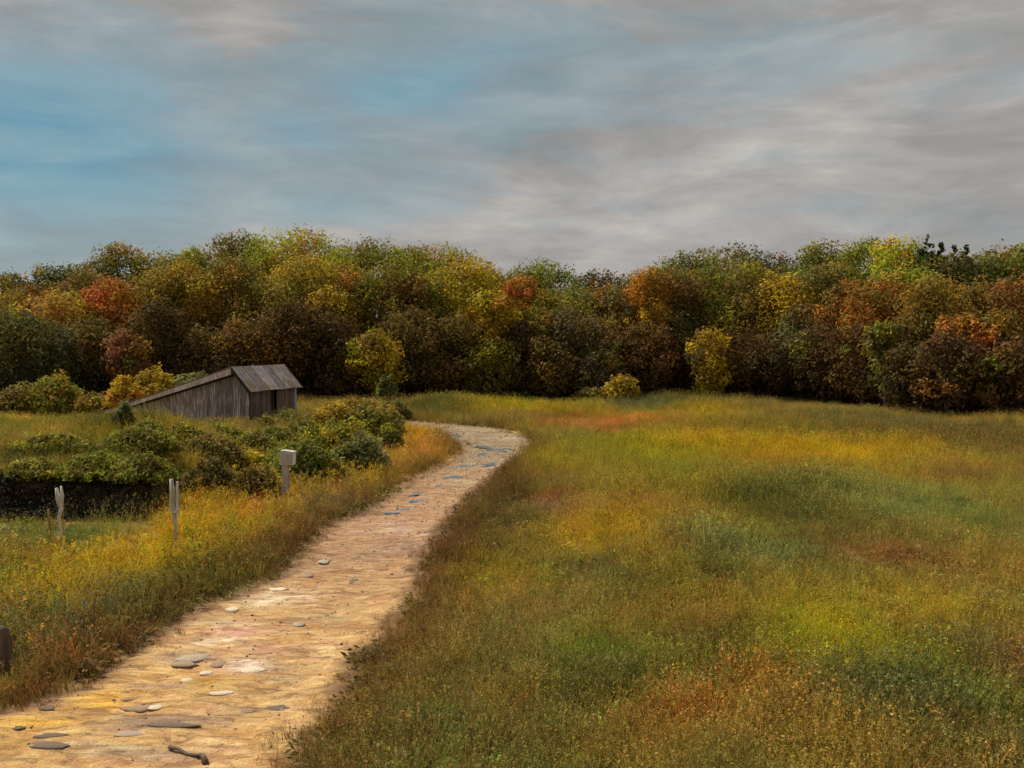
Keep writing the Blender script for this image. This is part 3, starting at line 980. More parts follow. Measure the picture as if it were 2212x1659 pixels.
peb = coll_of('pebble_shapes', [stone_mesh('pebble', 100 + i, M_st_pale, .5, 7, 5) for i in range(2)] + [stone_mesh('pebble', 110 + i, M_st_brown, .5, 7, 5) for i in range(2)] +
              [stone_mesh('pebble', 120, M_st_pink, .5, 7, 5), stone_mesh('pebble', 121, M_st_grey, .5, 7, 5)])
ii = rng.integers(0, len(PX), 9000)
x = PX[ii] + rng.normal(0, .06, 9000)
y = PY[ii] + rng.normal(0, .06, 9000)
P = np.stack([x, y, PZ[ii] + .002], 1)
size = (.006 + .022 * rng.uniform(0, 1, 9000) ** 6) * (1 + np.clip(y - 15, 0, 40) / 25)
tag(scatter('pebbles', P, size, np.ones((9000, 3)), peb, tilt=.3), 'small pebbles and crumbs of earth lying on the sandy track', 'gravel', kind='stuff')

# stones big enough to point at: px, py, half width px, half height px, material, turn, label
STONES = [
    (112, 1589, 46, 7, M_st_dark, 5, 'long dark flat stone, upper of the pair at the lower left of the track'),
    (105, 1612, 54, 11, M_st_dark, -6, 'long dark flat stone, lower of the pair at the lower left of the track'),
    (42, 1570, 17, 6, M_st_dark, 10, 'small dark stone at the left frame edge above the long flat pair'),
    (420, 1419, 44, 10, M_st_grey, 18, 'grey-brown slab with a dark end across the middle of the near track'),
    (396, 1430, 33, 9, M_st_brown, -12, 'tan wedge-shaped stone just below the grey-brown slab'),
    (470, 1430, 20, 9, M_st_brown, 25, 'dark brown stone at the right end of the grey-brown slab'),
    (405, 1466, 16, 5, M_st_pale, 20, 'small white stone beside the yellow sand patch'),
    (445, 1450, 17, 5, M_st_pale, 0, 'cream stone just under the tan wedge-shaped stone'),
    (475, 1495, 34, 6, M_st_pale, 8, 'long white stone near the middle of the sandy track'),
    (600, 1524, 36, 8, M_st_dark, -3, 'dark slender stone near the right edge of the near track'),
    (535, 1526, 20, 7, M_st_brown, 0, 'brown stone left of the dark slender stone'),
    (300, 1527, 42, 10, M_st_brown, 12, 'rusty brown slab right of the orange sand patch'),
    (335, 1528, 18, 7, M_st_pale, -15, 'white chip lying against the rusty brown slab'),
    (280, 1505, 24, 5, M_st_brown, 28, 'narrow brown stone above the rusty brown slab'),
    (370, 1566, 60, 8, M_st_dark, -4, 'wide dark sunken slab below the rusty brown slab'),
    (280, 1582, 40, 8, M_st_grey, 12, 'grey sunken slab with a pinkish rim at the bottom of the track'),
    (103, 1535, 24, 6, M_st_dark, -10, 'dark stone on the upper left edge of the orange sand'),
    (545, 1440, 34, 10, M_st_pale, -5, 'broad pinkish-white stone in the middle of the near track'),
    (665, 1238, 17, 8, M_st_brown, 10, 'brown rounded stone where the track narrows'),
    (765, 1247, 12, 8, M_st_dark, 0, 'small dark stone near the right side of the narrowing track'),
    (644, 1348, 16, 7, M_st_grey, 0, 'small grey stone alone on the cream sand'),
    (300, 1372, 15, 12, M_st_pink, 0, 'pinkish rounded stone at the foot of the left bank'),
    (160, 1470, 20, 9, M_st_dark, 14, 'dark stone half buried in the left verge'),
    (600, 1272, 22, 5, M_st_pale, 10, 'white flat stone at the upper left of the bright sand'),
    (500, 1313, 22, 5, M_st_pale, -8, 'cream flat stone beside the left edge of the bright sand'),
    (700, 1210, 15, 6, M_st_grey, 0, 'grey stone on the left half of the pinkish stretch of track'),
    (1168, 950, 8, 5, M_st_dark, 0, 'little dark stone on the outside of the track bend'),
    (700, 1078, 13, 8, M_st_pale, 0, 'pale rounded stone on the verge left of the track'),
    (735, 1090, 17, 7, M_st_grey, 0, 'grey stone on the verge beside the pale rounded stone'),
]
for i, (cx, cy, hw, hh, mat, rot, lab) in enumerate(STONES):
    x, y = gp(cx, cy)
    rxw = hw * y / F
    ryw = max((gp(cx, cy - hh)[1] - gp(cx, cy + hh)[1]) / 2 * .8, rxw * .25)
    m = stone_mesh('stone', 200 + i, mat, 1.0)
    rxw *= .9
    zs = min(rxw, ryw) * .24
    o = obj('stone', m, loc=(x, y, max(track_z(x, y), hz(x, y) - .02) - zs * .1))
    o.scale = (rxw, ryw, zs)
    o.rotation_euler = (0, 0, R(rot))
    tag(o, lab, 'stone', 'stones lying on the sandy track')

# fallen branch
b = MB()
pts = [gp(366, 1612), gp(385, 1618), gp(405, 1627), gp(422, 1630), gp(438, 1633), gp(444, 1645)]
pl = [(p[0] - pts[0][0], p[1] - pts[0][1], .03 + .012 * math.sin(i * 2)) for i, p in enumerate(pts)]
b.tube(pl, [.030, .024, .026, .030, .036, .040], 8, jit=.15)
br = obj('fallen_branch', b.mesh('branch', M_darkstump, True), loc=(*pts[0], track_z(*pts[0]) + .005))
b = MB()
b.tube([pl[3], (pl[3][0] + .05, pl[3][1] - .07, .06)], [.018, .009], 6)
obj('twig', b.mesh('twig', M_darkstump, True), br)
tag(br, 'crooked brown branch lying on the sand at the bottom of the track', 'branch')


# ------------------------------------------------------------------ trees
def leaves(nm, n, centres, radii, cols, size, seed, mat=M_leaf, up=.25, inner=.15, dark=None, flatten=1.0, zmin=None):
    """leaf cards spread over the shells of the given lobes"""
    r = np.random.default_rng(seed)
    centres, radii, cols = np.array(centres, float), np.array(radii, float), np.array(cols, float)
    wgt = (radii ** 2)
    li = r.choice(len(centres), n, p=wgt / wgt.sum())
    d = r.normal(size=(n, 3))
    d /= np.linalg.norm(d, axis=1)[:, None]
    rr = 1 - np.abs(r.normal(0, .16, n)) + np.where(r.uniform(0, 1, n) < .14, r.uniform(0, .2, n), 0)
    ins = r.uniform(0, 1, n) < inner
    rr = np.where(ins, r.uniform(.2, 1, n), rr)
    # lumpy shells
    lump = 1 + .28 * np.sin(d[:, 0] * 5 + li * 1.7) * np.sin(d[:, 1] * 5 + li) + .12 * np.sin(d[:, 2] * 9 + li * 2.3)
    P = centres[li] + d * (radii[li] * rr * lump)[:, None] * np.array([1, 1, flatten])
    if zmin is not None:
        P[:, 2] = np.maximum(P[:, 2], zmin + r.uniform(0, .3, n))
    nrm = d + r.normal(0, .55, (n, 3)) + np.array([0, 0, up])
    nrm /= np.linalg.norm(nrm, axis=1)[:, None]
    t1 = np.cross(nrm, r.normal(size=(n, 3)))
    t1 /= np.linalg.norm(t1, axis=1)[:, None] + 1e-9
    t2 = np.cross(nrm, t1)
    s = size * r.uniform(.55, 1.25, n)[:, None]
    V = np.stack([P - t1 * s, P - t2 * s * .55, P + t1 * s, P + t2 * s * .55], 1).reshape(-1, 3)
    Fq = np.arange(4 * n).reshape(n, 4)
    c = cols[li] * r.normal(1, .15, n).clip(.5, 1.6)[:, None] * r.normal(1, .06, (n, 3)).clip(.7, 1.3)
    return mesh_np(nm, V, Fq, mat, c.clip(.004, .8))


def lobes(rx, ry, z0, z1, n, r, top=.0):
    """lobe centres/radii filling an uneven crown"""
    cs, rs = [], []
    h = (z1 - z0) / 2
    zc = (z0 + z1) / 2
    base = min(rx, h)
    lean = r.uniform(-.25, .25) * rx
    for i in range(n):
        u = (i + r.uniform(.1, .9)) / n
        z = -1 + 2 * u
        a = i * 2.39996 + r.uniform(-.9, .9)
        w_ = math.sqrt(max(0, 1 - abs(z) ** 3.2)) * r.uniform(.4, 1.16)
        lr = base * r.choice((r.uniform(.14, .24), r.uniform(.2, .34), r.uniform(.3, .46)))
        zz = zc + z * (h - lr * .9)
        cs.append((math.cos(a) * w_ * (rx - lr * .5) + lean * z, math.sin(a) * w_ * (ry - lr * .5), min(zz, z1 - lr)))
        rs.append(lr)
    cs.append((lean * .6, 0, z1 - base * .45)); rs.append(base * .45)
    cs.append((-base * .35, 0, z1 - base * .62)); rs.append(base * .45)
    cs.append((base * .4 + lean * .5, 0, z1 - base * .7)); rs.append(base * .45)
    for f_ in (-.6, -.3, 0, .3):
        cs.append((lean * f_ + r.uniform(-.3, .3) * base, 0, zc + h * f_)); rs.append(base * r.uniform(.4, .58))
    return cs, rs


FCOL = {
    'green': (.15, .19, .022), 'lgreen': (.26, .31, .03), 'dgreen': (.075, .10, .022), 'blackgreen': (.028, .038, .02), 'teal': (.035, .07, .05),
    'yellow': (.50, .36, .02), 'ygreen': (.33, .32, .025), 'olive': (.14, .125, .028), 'ochre': (.30, .19, .03), 'orange': (.46, .19, .035),
    'red': (.45, .10, .035), 'rust': (.22, .095, .03), 'brown': (.13, .078, .028), 'dbrown': (.065, .040, .021), 'mauve': (.058, .040, .028),
    'greygreen': (.15, .165, .085), 'pink': (.40, .17, .10), 'grey': (.13, .12, .085), 'peach': (.46, .24, .07),
}
edge_d = lambda px: CAMH * F / (np.interp(px, forest_edge_px[:, 0], forest_edge_px[:, 1]) - 740)
tree_seed = [500]


def tree(px, ytop, hw, layer, c1, c2, label, p2=.35, base=None, n=None, name='deciduous_tree', group='trees of the autumn wood', spire=False):
    """px, ytop: where its top stands in the frame; layer: metres behind the edge of the wood"""
    tree_seed[0] += 1
    sd_ = tree_seed[0]
    r = random.Random(sd_)
    d = float(edge_d(px)) + layer
    top = at(px, ytop, d)
    rx = hw * d / F * r.uniform(1.22, 1.42)
    z1 = top.z
    z0 = z1 * (.08 if layer < 4 else .28 if layer < 14 else .5) if base is None else base
    ytop += (2 if spire else -5) if layer > 14 else 0
    rjit = random.Random(sd_ * 3)
    if layer < 4 and base is None and hw > 50: ytop += rjit.uniform(-42, 30)
    top = at(px, ytop, d)
    z1 = top.z
    root = empty(name, (top.x, d, 0))
    tag(root, label, 'tree', group)
    if spire:
        V, cs, rs = [], [], []
        nn_ = max(16, int((z1 - z0) / .28))
        z0 = z1 * .74
        rx *= 1.35
        for i in range(nn_):
            u = i / (nn_ - 1)
            ww = rx * (1 - u) ** .8
            for q_ in range(max(1, int(5 * (1 - u)))):
                a = q_ * 2.4 + i
                k_ = 1.15 if i % 3 == 0 else .75
                cs.append((math.cos(a) * ww * .6 * k_, math.sin(a) * ww * .6 * k_, z0 + (z1 - z0) * u - .2)); rs.append(max(ww * .45 * k_, .16))
        cols = [FCOL[c1 if r.random() > p2 else c2] for _ in cs]
        cr = leaves('crown', n or 5000, cs, rs, cols, .16, sd_, up=-.2, flatten=.6)
    else:
        cs, rs = lobes(rx, rx * .95, z0, z1, max(24, int(24 + 3.2 * (z1 - z0))), r)
        cols = []
        for c in cs:
            k_ = r.uniform(.75, 1.25)
            q_ = r.random()
            cc = FCOL[c2] if q_ < p2 else FCOL[c1] if q_ < .86 else FCOL[r.choice(('olive', 'brown', 'ochre', 'rust', 'green'))]
            wx_, wz_ = top.x + c[0], c[2]
            fn = float(fbm(np.array([wx_ * .16 + 50]), np.array([wz_ * .13 + d * .02]), 131)[0])
            fc = FCOL['rust'] if fn < .40 else FCOL['olive'] if fn < .5 else FCOL['ochre'] if fn < .58 else FCOL['green']
            if layer < 4: fc = FCOL['brown']
            hh_ = r.uniform(.1, .62) if layer < 14 else r.uniform(0, .25)
            if wz_ < z1 * .45 and layer < 4: hh_ = .3
            cc = [a_ * (1 - hh_) + b_ * hh_ for a_, b_ in zip(cc, fc)]
            kk = .08
            k_ *= 1.5 if layer > 14 else 1.32 if layer > 3.5 else 1.15  # skyline crowns lightened most: their lit crests put into the leaf colour
            cols.append([(v * (1 - kk) + o_ * kk) * k_ for v, o_ in zip(cc, (.15, .11, .035))])
        nleaf = n or int(1500 + 230 * rx * (z1 - z0))
        nleaf = min(nleaf, 11000)
        cr = leaves('crown', nleaf, cs, rs, cols, .155, sd_, flatten=1.0)
    obj('crown', cr, root)
    b = MB()
    tr_ = .012 * z1 + .05
    wob = [(r.uniform(-.15, .15), r.uniform(-.15, .15)) for _ in range(6)]
    P_ = [(wob[i][0] * i * .5, wob[i][1] * i * .5, z1 * .82 * i / 5 - (.15 if i == 0 else 0)) for i in range(6)]
    b.tube(P_, [tr_ * 1.5, tr_, tr_ * .8, tr_ * .6, tr_ * .4, tr_ * .15], 8)
    tk = obj('trunk', b.mesh('trunk', M_bark, True), root)
    if not spire:
        for i in range(4):
            s0 = Vector(P_[2 + i // 2])
            a = i * 1.7 + r.random()
            e = s0 + Vector((math.cos(a) * rx * .7, math.sin(a) * rx * .7, (z1 - z0) * .2))
            bb = MB()
            bb.tube([s0, (s0 + e) / 2 + Vector((0, 0, -.15)), e], [tr_ * .5, tr_ * .35, tr_ * .1], 6)
            obj('limb', bb.mesh('limb', M_bark, True), root)
    return root


T = tree
# far row: the skyline
T(18, 588, 62, 20, 'dgreen', 'olive', 'low dark green tree on the skyline at the left frame edge')
T(128, 572, 62, 20, 'blackgreen', 'dgreen', 'near-black green low tree on the skyline, second from the left edge')
T(196, 566, 48, 21, 'dgreen', 'brown', 'dark tree where the left skyline starts to climb')
T(255, 524, 52, 20, 'dgreen', 'olive', 'dark olive tree with a small round knob of a top on the left skyline')
T(345, 544, 66, 20, 'green', 'olive', 'flat-topped olive green tree right of the round-knobbed tree')
T(428, 536, 44, 21, 'ygreen', 'green', 'small pale yellow-green treetop on the left skyline')
T(512, 502, 56, 20, 'dgreen', 'green', 'dark green peaked tree on the skyline above the shed')
T(645, 494, 90, 18, 'green', 'ygreen', 'broad bright green crown, highest of the left skyline', .35)
T(785, 518, 72, 19, 'green', 'olive', 'green pointed dome right of the broad bright green crown')
T(882, 530, 46, 20, 'lgreen', 'ygreen', 'pale yellow-green twin-topped tree on the middle skyline')
T(962, 530, 78, 19, 'green', 'ygreen', 'green tree with a yellowish rim before the skyline falls away')
T(1052, 580, 46, 20, 'olive', 'brown', 'olive brown tree on the falling skyline above the yellow crown')
T(1182, 565, 76, 21, 'dgreen', 'green', 'low rounded dark green tree in the dip of the skyline')
T(1292, 586, 66, 22, 'blackgreen', 'dbrown', 'blackish brown tree at the lowest point of the skyline')
T(1378, 588, 46, 20, 'dgreen', 'olive', 'small dark tree right of the lowest skyline point')
T(1466, 548, 56, 20, 'dgreen', 'green', 'dark green dome where the right skyline climbs again')
T(1560, 532, 88, 20, 'green', 'dgreen', 'wide flat-topped green crown, first big one of the right skyline', .5)
T(1650, 548, 52, 22, 'dgreen', 'blackgreen', 'dark shoulder of a tree right of the wide flat-topped crown')
T(1712, 574, 50, 20, 'olive', 'green', 'olive tree in the notch of the right skyline')
T(1800, 522, 64, 20, 'dgreen', 'green', 'dark green dome left of the lime-coloured tree')
T(1868, 516, 52, 21, 'green', 'dgreen', 'mid green crown on the high right skyline')
T(1940, 512, 62, 17, 'lgreen', 'yellow', 'lime-coloured tree, lightest of the right skyline', .35)
T(2003, 502, 24, 19, 'blackgreen', 'dgreen', 'tallest of the dark spiky conifers on the right skyline', name='conifer_tree', group='dark conifers on the skyline', spire=True, base=5)
T(2034, 518, 17, 19, 'blackgreen', 'dgreen', 'second dark conifer from the left, beside the tallest spire', name='conifer_tree', group='dark conifers on the skyline', spire=True, base=5)
T(2062, 524, 17, 19, 'blackgreen', 'dgreen', 'third dark conifer from the left, shortest of the spires', name='conifer_tree', group='dark conifers on the skyline', spire=True, base=5)
T(2087, 524, 15, 19, 'blackgreen', 'dgreen', 'rightmost dark conifer of the spiky row', name='conifer_tree', group='dark conifers on the skyline', spire=True, base=5)
T(2050, 545, 62, 17, 'dgreen', 'blackgreen', 'dark green tree just below the spiky conifers')
T(2150, 534, 62, 19, 'dgreen', 'green', 'dark green crown right of the conifers')
T(2222, 530, 56, 19, 'dgreen', 'green', 'dark green crown at the right frame edge of the skyline')
T(2110, 553, 50, 22, 'brown', 'rust', 'brown treetop in the gap right of the conifers')
T(1120, 582, 50, 24, 'dgreen', 'olive', 'small dark treetop left of the low rounded dark green tree')
T(720, 545, 50, 23, 'olive', 'green', 'olive treetop between the broad bright crown and the pointed dome')
T(590, 548, 50, 24, 'brown', 'rust', 'rusty brown treetop left of the broad bright green crown')

# middle row: the coloured masses
T(22, 622, 66, 9, 'ochre', 'green', 'ochre and green tree at the left frame edge')
T(135, 622, 74, 7, 'peach', 'yellow', 'orange-peach rounded tree on the left with yellow lower leaves', .4)
T(240, 596, 50, 8, 'red', 'orange', 'tall red-orange tree right of the peach-coloured one', .5)
T(335, 572, 70, 10, 'rust', 'brown', 'russet tree under the flat-topped olive tree', .5)
T(425, 560, 62, 9, 'rust', 'ochre', 'russet and ochre tree above the left end of the shed', .45)
T(505, 548, 64, 10, 'brown', 'rust', 'brown tree with rusty leaves under the dark peaked tree', .4)
T(585, 592, 62, 7, 'ochre', 'brown', 'ochre-brown tree standing above the shed ridge', .5)
T(672, 548, 74, 9, 'olive', 'yellow', 'olive tree with a yellow streak below the broad bright crown', .35)
T(758, 572, 60, 7, 'orange', 'green', 'orange and green mottled tree right of the yellow-streaked one', .5)
T(838, 556, 70, 8, 'green', 'olive', 'leaning green tree left of the dark hollow', .35)
T(905, 588, 50, 6, 'dbrown', 'mauve', 'very dark tree between the leaning green tree and the yellow one')
T(1000, 548, 74, 7, 'yellow', 'ochre', 'large golden yellow tree in the middle of the wood', .3)
T(1060, 622, 52, 4, 'yellow', 'orange', 'golden tree with orange lower leaves right of the large yellow one', .45)
T(1120, 592, 52, 8, 'orange', 'red', 'orange-red tree right of the large golden yellow tree', .45)
T(1185, 618, 62, 7, 'ochre', 'dgreen', 'mottled ochre tree under the low rounded green skyline tree', .45)
T(1256, 610, 64, 9, 'brown', 'greygreen', 'grey-brown tree below the lowest point of the skyline', .4)
T(1330, 606, 56, 8, 'rust', 'greygreen', 'rusty pinkish tree left of the narrow yellow-topped one', .35)
T(1402, 572, 42, 5, 'yellow', 'orange', 'narrow tree with bright yellow top and orange flanks', .45)
T(1478, 580, 62, 5, 'blackgreen', 'dbrown', 'tall blackish tree right of the narrow yellow-topped one')
T(1545, 572, 64, 8, 'dgreen', 'brown', 'dark green tree behind the slim yellow one')
T(1630, 560, 70, 8, 'olive', 'ygreen', 'olive tree with yellow-green streaks on the right half of the wood', .4)
T(1712, 590, 66, 7, 'olive', 'yellow', 'olive-yellow tree under the notch of the right skyline', .4)
T(1780, 570, 60, 9, 'olive', 'greygreen', 'grey-olive tree under the dark green dome', .4)
T(1838, 600, 56, 6, 'brown', 'orange', 'brown tree with orange tufts left of the red one', .35)
T(1892, 600, 54, 4, 'red', 'orange', 'brightest red-orange tree in the right part of the wood', .45)
T(1958, 570, 62, 9, 'lgreen', 'ochre', 'light green and ochre tree just below the lime-coloured skyline tree', .45)
T(2030, 590, 62, 7, 'olive', 'ochre', 'olive-ochre tree below the conifers', .5)
T(2085, 672, 48, 4, 'orange', 'red', 'orange-red tree with a narrow top near the right frame edge', .4)
T(2120, 600, 56, 9, 'ochre', 'olive', 'ochre tree behind the narrow orange-red one', .5)
T(2195, 590, 66, 7, 'brown', 'rust', 'brown and rust tree at the right frame edge', .4)
T(1835, 560, 50, 12, 'greygreen', 'olive', 'grey-green crown between the dark dome and the lime tree', .4)

T(80, 606, 60, 12, 'olive', 'rust', 'olive and rust tree between the left edge and the peach-coloured tree', .4)
T(185, 580, 56, 13, 'dgreen', 'rust', 'dark green tree with rusty patches behind the tall red-orange one', .35)
T(720, 615, 56, 5, 'ochre', 'yellow', 'ochre-yellow tree in front of the yellow-streaked olive one', .4)
T(935, 650, 52, 5, 'olive', 'brown', 'olive-brown tree left of the foot of the large golden yellow tree', .4)
T(1150, 655, 50, 5, 'brown', 'ochre', 'brown and ochre tree under the orange-red one in the middle', .4)
T(1320, 680, 56, 5, 'rust', 'olive', 'rust and olive tree left of the narrow yellow-topped one, lower row', .4)
T(1600, 630, 56, 5, 'ochre', 'brown', 'ochre-brown tree right behind the slim yellow one', .45)
T(1740, 650, 60, 5, 'greygreen', 'brown', 'grey-green and brown tree in the lower middle of the right wood', .4)
T(1985, 660, 56, 5, 'olive', 'brown', 'olive-brown tree between the two red-orange ones', .4)
T(2160, 665, 56, 5, 'ochre', 'brown', 'ochre-brown tree right of the narrow orange-red one', .4)

# front row: dark, low trees and bright young ones at the edge of the wood
T(28, 688, 64, 2, 'teal', 'dgreen', 'dark bluish-green tree at the left end of the front row', .4)
T(100, 706, 56, 1, 'dgreen', 'teal', 'dark green bush-like tree in front of the peach-coloured tree', .4)
T(190, 690, 56, 3, 'brown', 'dgreen', 'dark brown tree in front of the tall red-orange one', .3)
T(278, 712, 38, 0, 'pink', 'rust', 'small pinkish red tree glowing left of the shed roof', .45)
T(345, 672, 60, 3, 'dbrown', 'blackgreen', 'dark brown tree behind the yellow bushes left of the shed')
T(440, 690, 66, 3, 'dbrown', 'brown', 'dark brown tree directly behind the long shed roof', .4)
T(540, 676, 66, 3, 'brown', 'rust', 'brown tree behind the shed ridge', .4)
T(632, 668, 60, 3, 'brown', 'dbrown', 'brown tree right of the shed ridge', .4)
T(712, 655, 58, 2, 'dbrown', 'mauve', 'purplish dark tree left of the yellow-green young tree', .4)
T(815, 708, 44, -1.5, 'ygreen', 'yellow', 'yellow-green young tree at the edge of the wood right of the shed', .45, base=.8)
T(765, 745, 40, 0, 'mauve', 'dgreen', 'small dark tree crowding the yellow-green young tree on its left', .3)
T(900, 690, 66, 2, 'brown', 'olive', 'brown-olive tree right of the yellow-green young tree', .4)
T(975, 712, 58, 2, 'olive', 'brown', 'olive tree in front of the large golden yellow tree', .4)
T(1058, 728, 46, 1, 'olive', 'ygreen', 'olive tree with yellow-green tufts right of the track bend', .4)
T(1125, 690, 44, 3, 'dbrown', 'mauve', 'dark narrow tree below the orange-red one', .4)
T(1180, 740, 56, 1, 'brown', 'olive', 'small brown tree straight behind the track bend', .4)
T(1240, 676, 70, 3, 'grey', 'brown', 'grey-green hazy tree in the middle of the front row', .4)
T(1290, 752, 46, 0, 'grey', 'olive', 'small greyish tree left of the yellow-flecked bush', .4)
T(1405, 690, 48, 2, 'rust', 'brown', 'rusty brown tree below the narrow yellow-topped one', .45)
T(1475, 720, 48, 2, 'dbrown', 'blackgreen', 'dark low tree left of the slim yellow one')
T(1536, 706, 36, -1.5, 'yellow', 'ochre', 'slim yellow tree at the edge of the wood', .35, base=.8)
T(1600, 690, 60, 2, 'dbrown', 'rust', 'dark tree with a few rust leaves right of the slim yellow one', .25)
T(1690, 700, 64, 2, 'dbrown', 'greygreen', 'dark tree with grey-green flecks in the right front row', .25)
T(1780, 716, 62, 1, 'mauve', 'dbrown', 'dark purplish tree left of and below the red-orange one')
T(1868, 712, 58, 1, 'dbrown', 'brown', 'dark brown tree right under the brightest red-orange one', .3)
T(1915, 690, 34, -1, 'greygreen', 'ygreen', 'small pale grey-green young tree under the red-orange one', .4, base=2.5)
T(1965, 742, 60, 1, 'mauve', 'dgreen', 'low dark purplish tree right of the pale young tree', .3)
T(2050, 752, 62, 1, 'dbrown', 'mauve', 'low dark tree under the narrow orange-red tree', .4)
T(2130, 742, 58, 1, 'mauve', 'brown', 'low purplish brown tree second from the right frame edge', .4)
T(2205, 720, 62, 1, 'dbrown', 'rust', 'low dark tree with rust flecks at the right frame edge', .25)

# wood behind and undergrowth: what nobody could count
r = random.Random(3)
cs, rs, cols = [], [], []
for px in range(-260, 2480, 26):
    for lay in (26, 33):
        d = float(edge_d(px)) + lay
        yt = np.interp(px, [0, 255, 645, 960, 1110, 1290, 1560, 1700, 1900, 2212], [612, 590, 570, 590, 620, 625, 600, 610, 590, 600])
        t_ = at(px, float(yt), d)
        z = 1.5
        while z < t_.z - 1.6:
            cs.append((t_.x + r.uniform(-1, 1), d + r.uniform(-2, 2), z)); rs.append(r.uniform(1.3, 2.1))
            cols.append([v * r.uniform(.7, 1.2) for v in FCOL[r.choice(['dbrown', 'dgreen', 'brown', 'olive', 'blackgreen'])]])
            z += 2.1
tag(obj('woods', leaves('woods', 80000, cs, rs, cols, .28, 77)), 'dim brown and green depth of the wood behind the front trees', 'woods', kind='stuff')
cs, rs, cols = [], [], []
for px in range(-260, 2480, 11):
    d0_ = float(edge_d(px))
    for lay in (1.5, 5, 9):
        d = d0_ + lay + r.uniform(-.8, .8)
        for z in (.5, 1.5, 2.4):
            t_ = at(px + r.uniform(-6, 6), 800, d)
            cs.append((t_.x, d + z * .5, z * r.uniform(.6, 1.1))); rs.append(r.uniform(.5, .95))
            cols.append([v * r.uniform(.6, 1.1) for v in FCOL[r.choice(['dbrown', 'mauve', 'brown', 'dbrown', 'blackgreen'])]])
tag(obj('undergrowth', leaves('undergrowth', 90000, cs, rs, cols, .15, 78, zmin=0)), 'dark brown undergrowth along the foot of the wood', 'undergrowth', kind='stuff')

# ------------------------------------------------------------------ shrubs between the wood and the track
shrub_seed = [900]


def mute(c, r, k=.38):
    """a leaf colour drawn towards the olive of the place, a little lighter or darker"""
    f_ = r.uniform(.95, 1.7)
    o_ = (.17, .15, .04)
    return [(a * (1 - k) + b * k) * f_ for a, b in zip(c, o_)]


def shrub(px, ybase, ytop, hw, c1, c2, label, p2=.4, skirt=0.0, dens=1.0, depth=.8, leaf=None, group='bushes between the wood and the track', name='bush', dome=.5):
    shrub_seed[0] += 1
    sd_ = shrub_seed[0]
    r = random.Random(sd_)
    x, y = gph(px, ybase)
    g0 = hz(x, y)
    z1 = at(px, ytop, y).z - g0
    rx = hw * y / F
    ry = rx * depth
    y += ry * .6
    g0 = hz(x, y)
    root = empty(name, (x, y, g0))
    tag(root, label, 'bush', group)
    cs, rs, cols = [], [], []
    nl = int(30 + 14 * rx * 2)
    for i in range(nl):
        a = i * 2.39996
        u = math.sqrt((i + .5) / nl)
        ex, ey = math.cos(a) * u, math.sin(a) * u
        topz = z1 * (1 - dome * u ** 2.2) * (r.uniform(.90, 1.0) if z1 < rx else r.uniform(.62, 1.04))
        lr = max(.13, min(rx, z1) * r.uniform(.13, .28))
        cs.append((ex * (rx - lr * .6), ey * (ry - lr * .6), max(topz - lr, lr * .4 + skirt)))
        rs.append(lr)
        cols.append(mute(FCOL[c2 if r.random() < p2 else c1], r))
        for zz in [topz - lr * 1.9 * q_ for q_ in range(1, 8)]:
          if zz > skirt + lr * .3 and u > .3:
            cs.append((ex * (rx - lr), ey * (ry - lr), zz)); rs.append(lr)
            cols.append(mute(FCOL[c2 if r.random() < p2 else c1], r))
    lf = leaf or (.022 + .0016 * y)
    area = rx * ry * 3.2 + (rx + ry) * z1 * 3
    nleaf = int(min(20000, dens * area / (lf * lf * .6) * 1.5))
    obj('foliage', leaves('foliage', nleaf, cs, rs, cols, lf, sd_, zmin=skirt * .9, inner=.2), root)
    for i in range(4):
        a = i * 1.6 + r.random()
        b = MB()
        b.tube([(0, 0, -.1), (math.cos(a) * rx * .25, math.sin(a) * ry * .25, z1 * .35), (math.cos(a) * rx * .5, math.sin(a) * ry * .5, z1 * .7)],
               [.05 + .01 * z1, .035, .012], 6)
        obj('stem', b.mesh('stem', M_bark, True), root)
    return root


# the long thicket on the left, green and yellow on top, hollow and dark beneath
shrub(60, 1052, 1000, 90, 'olive', 'ygreen', 'low olive hummock on the lip of the dark bank at the left frame edge', .4, depth=.7, dome=.75)
shrub(190, 1050, 985, 100, 'green', 'olive', 'low green hummock of brush on the lip of the dark bank, above the crooked post', .4, depth=.9, dome=.75)
shrub(300, 1052, 980, 75, 'olive', 'green', 'low olive hummock of brush at the right end of the dark bank', .35, depth=.7, dome=.75)
shrub(372, 1085, 1000, 50, 'dgreen', 'teal', 'dark green rounded bush behind the middle post', .4)
shrub(100, 985, 942, 110, 'olive', 'ygreen', 'long low olive-yellow hummock along the crest of the mound', .5, depth=.5, dome=.8)
shrub(290, 985, 925, 100, 'olive', 'green', 'olive hummock on the mound below the left end of the shed', .4, depth=.6, dome=.7)
shrub(440, 1000, 935, 84, 'olive', 'brown', 'olive-brown bush below the corner of the shed', .4, dome=.7)
shrub(540, 1000, 930, 70, 'green', 'brown', 'green and brown bush just below the corner post of the shed', .4, dome=.6)
shrub(445, 1075, 985, 62, 'dbrown', 'mauve', 'dark brown bush between the mound and the box on its post', .4)
shrub(528, 1035, 962, 50, 'yellow', 'ygreen', 'small bright yellow bush left of the box on its post', .4)
shrub(545, 1085, 1000, 62, 'brown', 'olive', 'brown bush directly left of the box on its post', .4)
shrub(655, 1060, 935, 80, 'dgreen', 'green', 'dark green bush directly right of the box on its post', .4)
shrub(590, 985, 918, 70, 'dgreen', 'olive', 'dark green bush below the side wall of the shed', .45)
shrub(700, 1000, 905, 72, 'green', 'yellow', 'green bush with yellow tips right of the shed', .4)
shrub(720, 960, 862, 65, 'ochre', 'yellow', 'ochre bush beside the right end of the shed', .45)
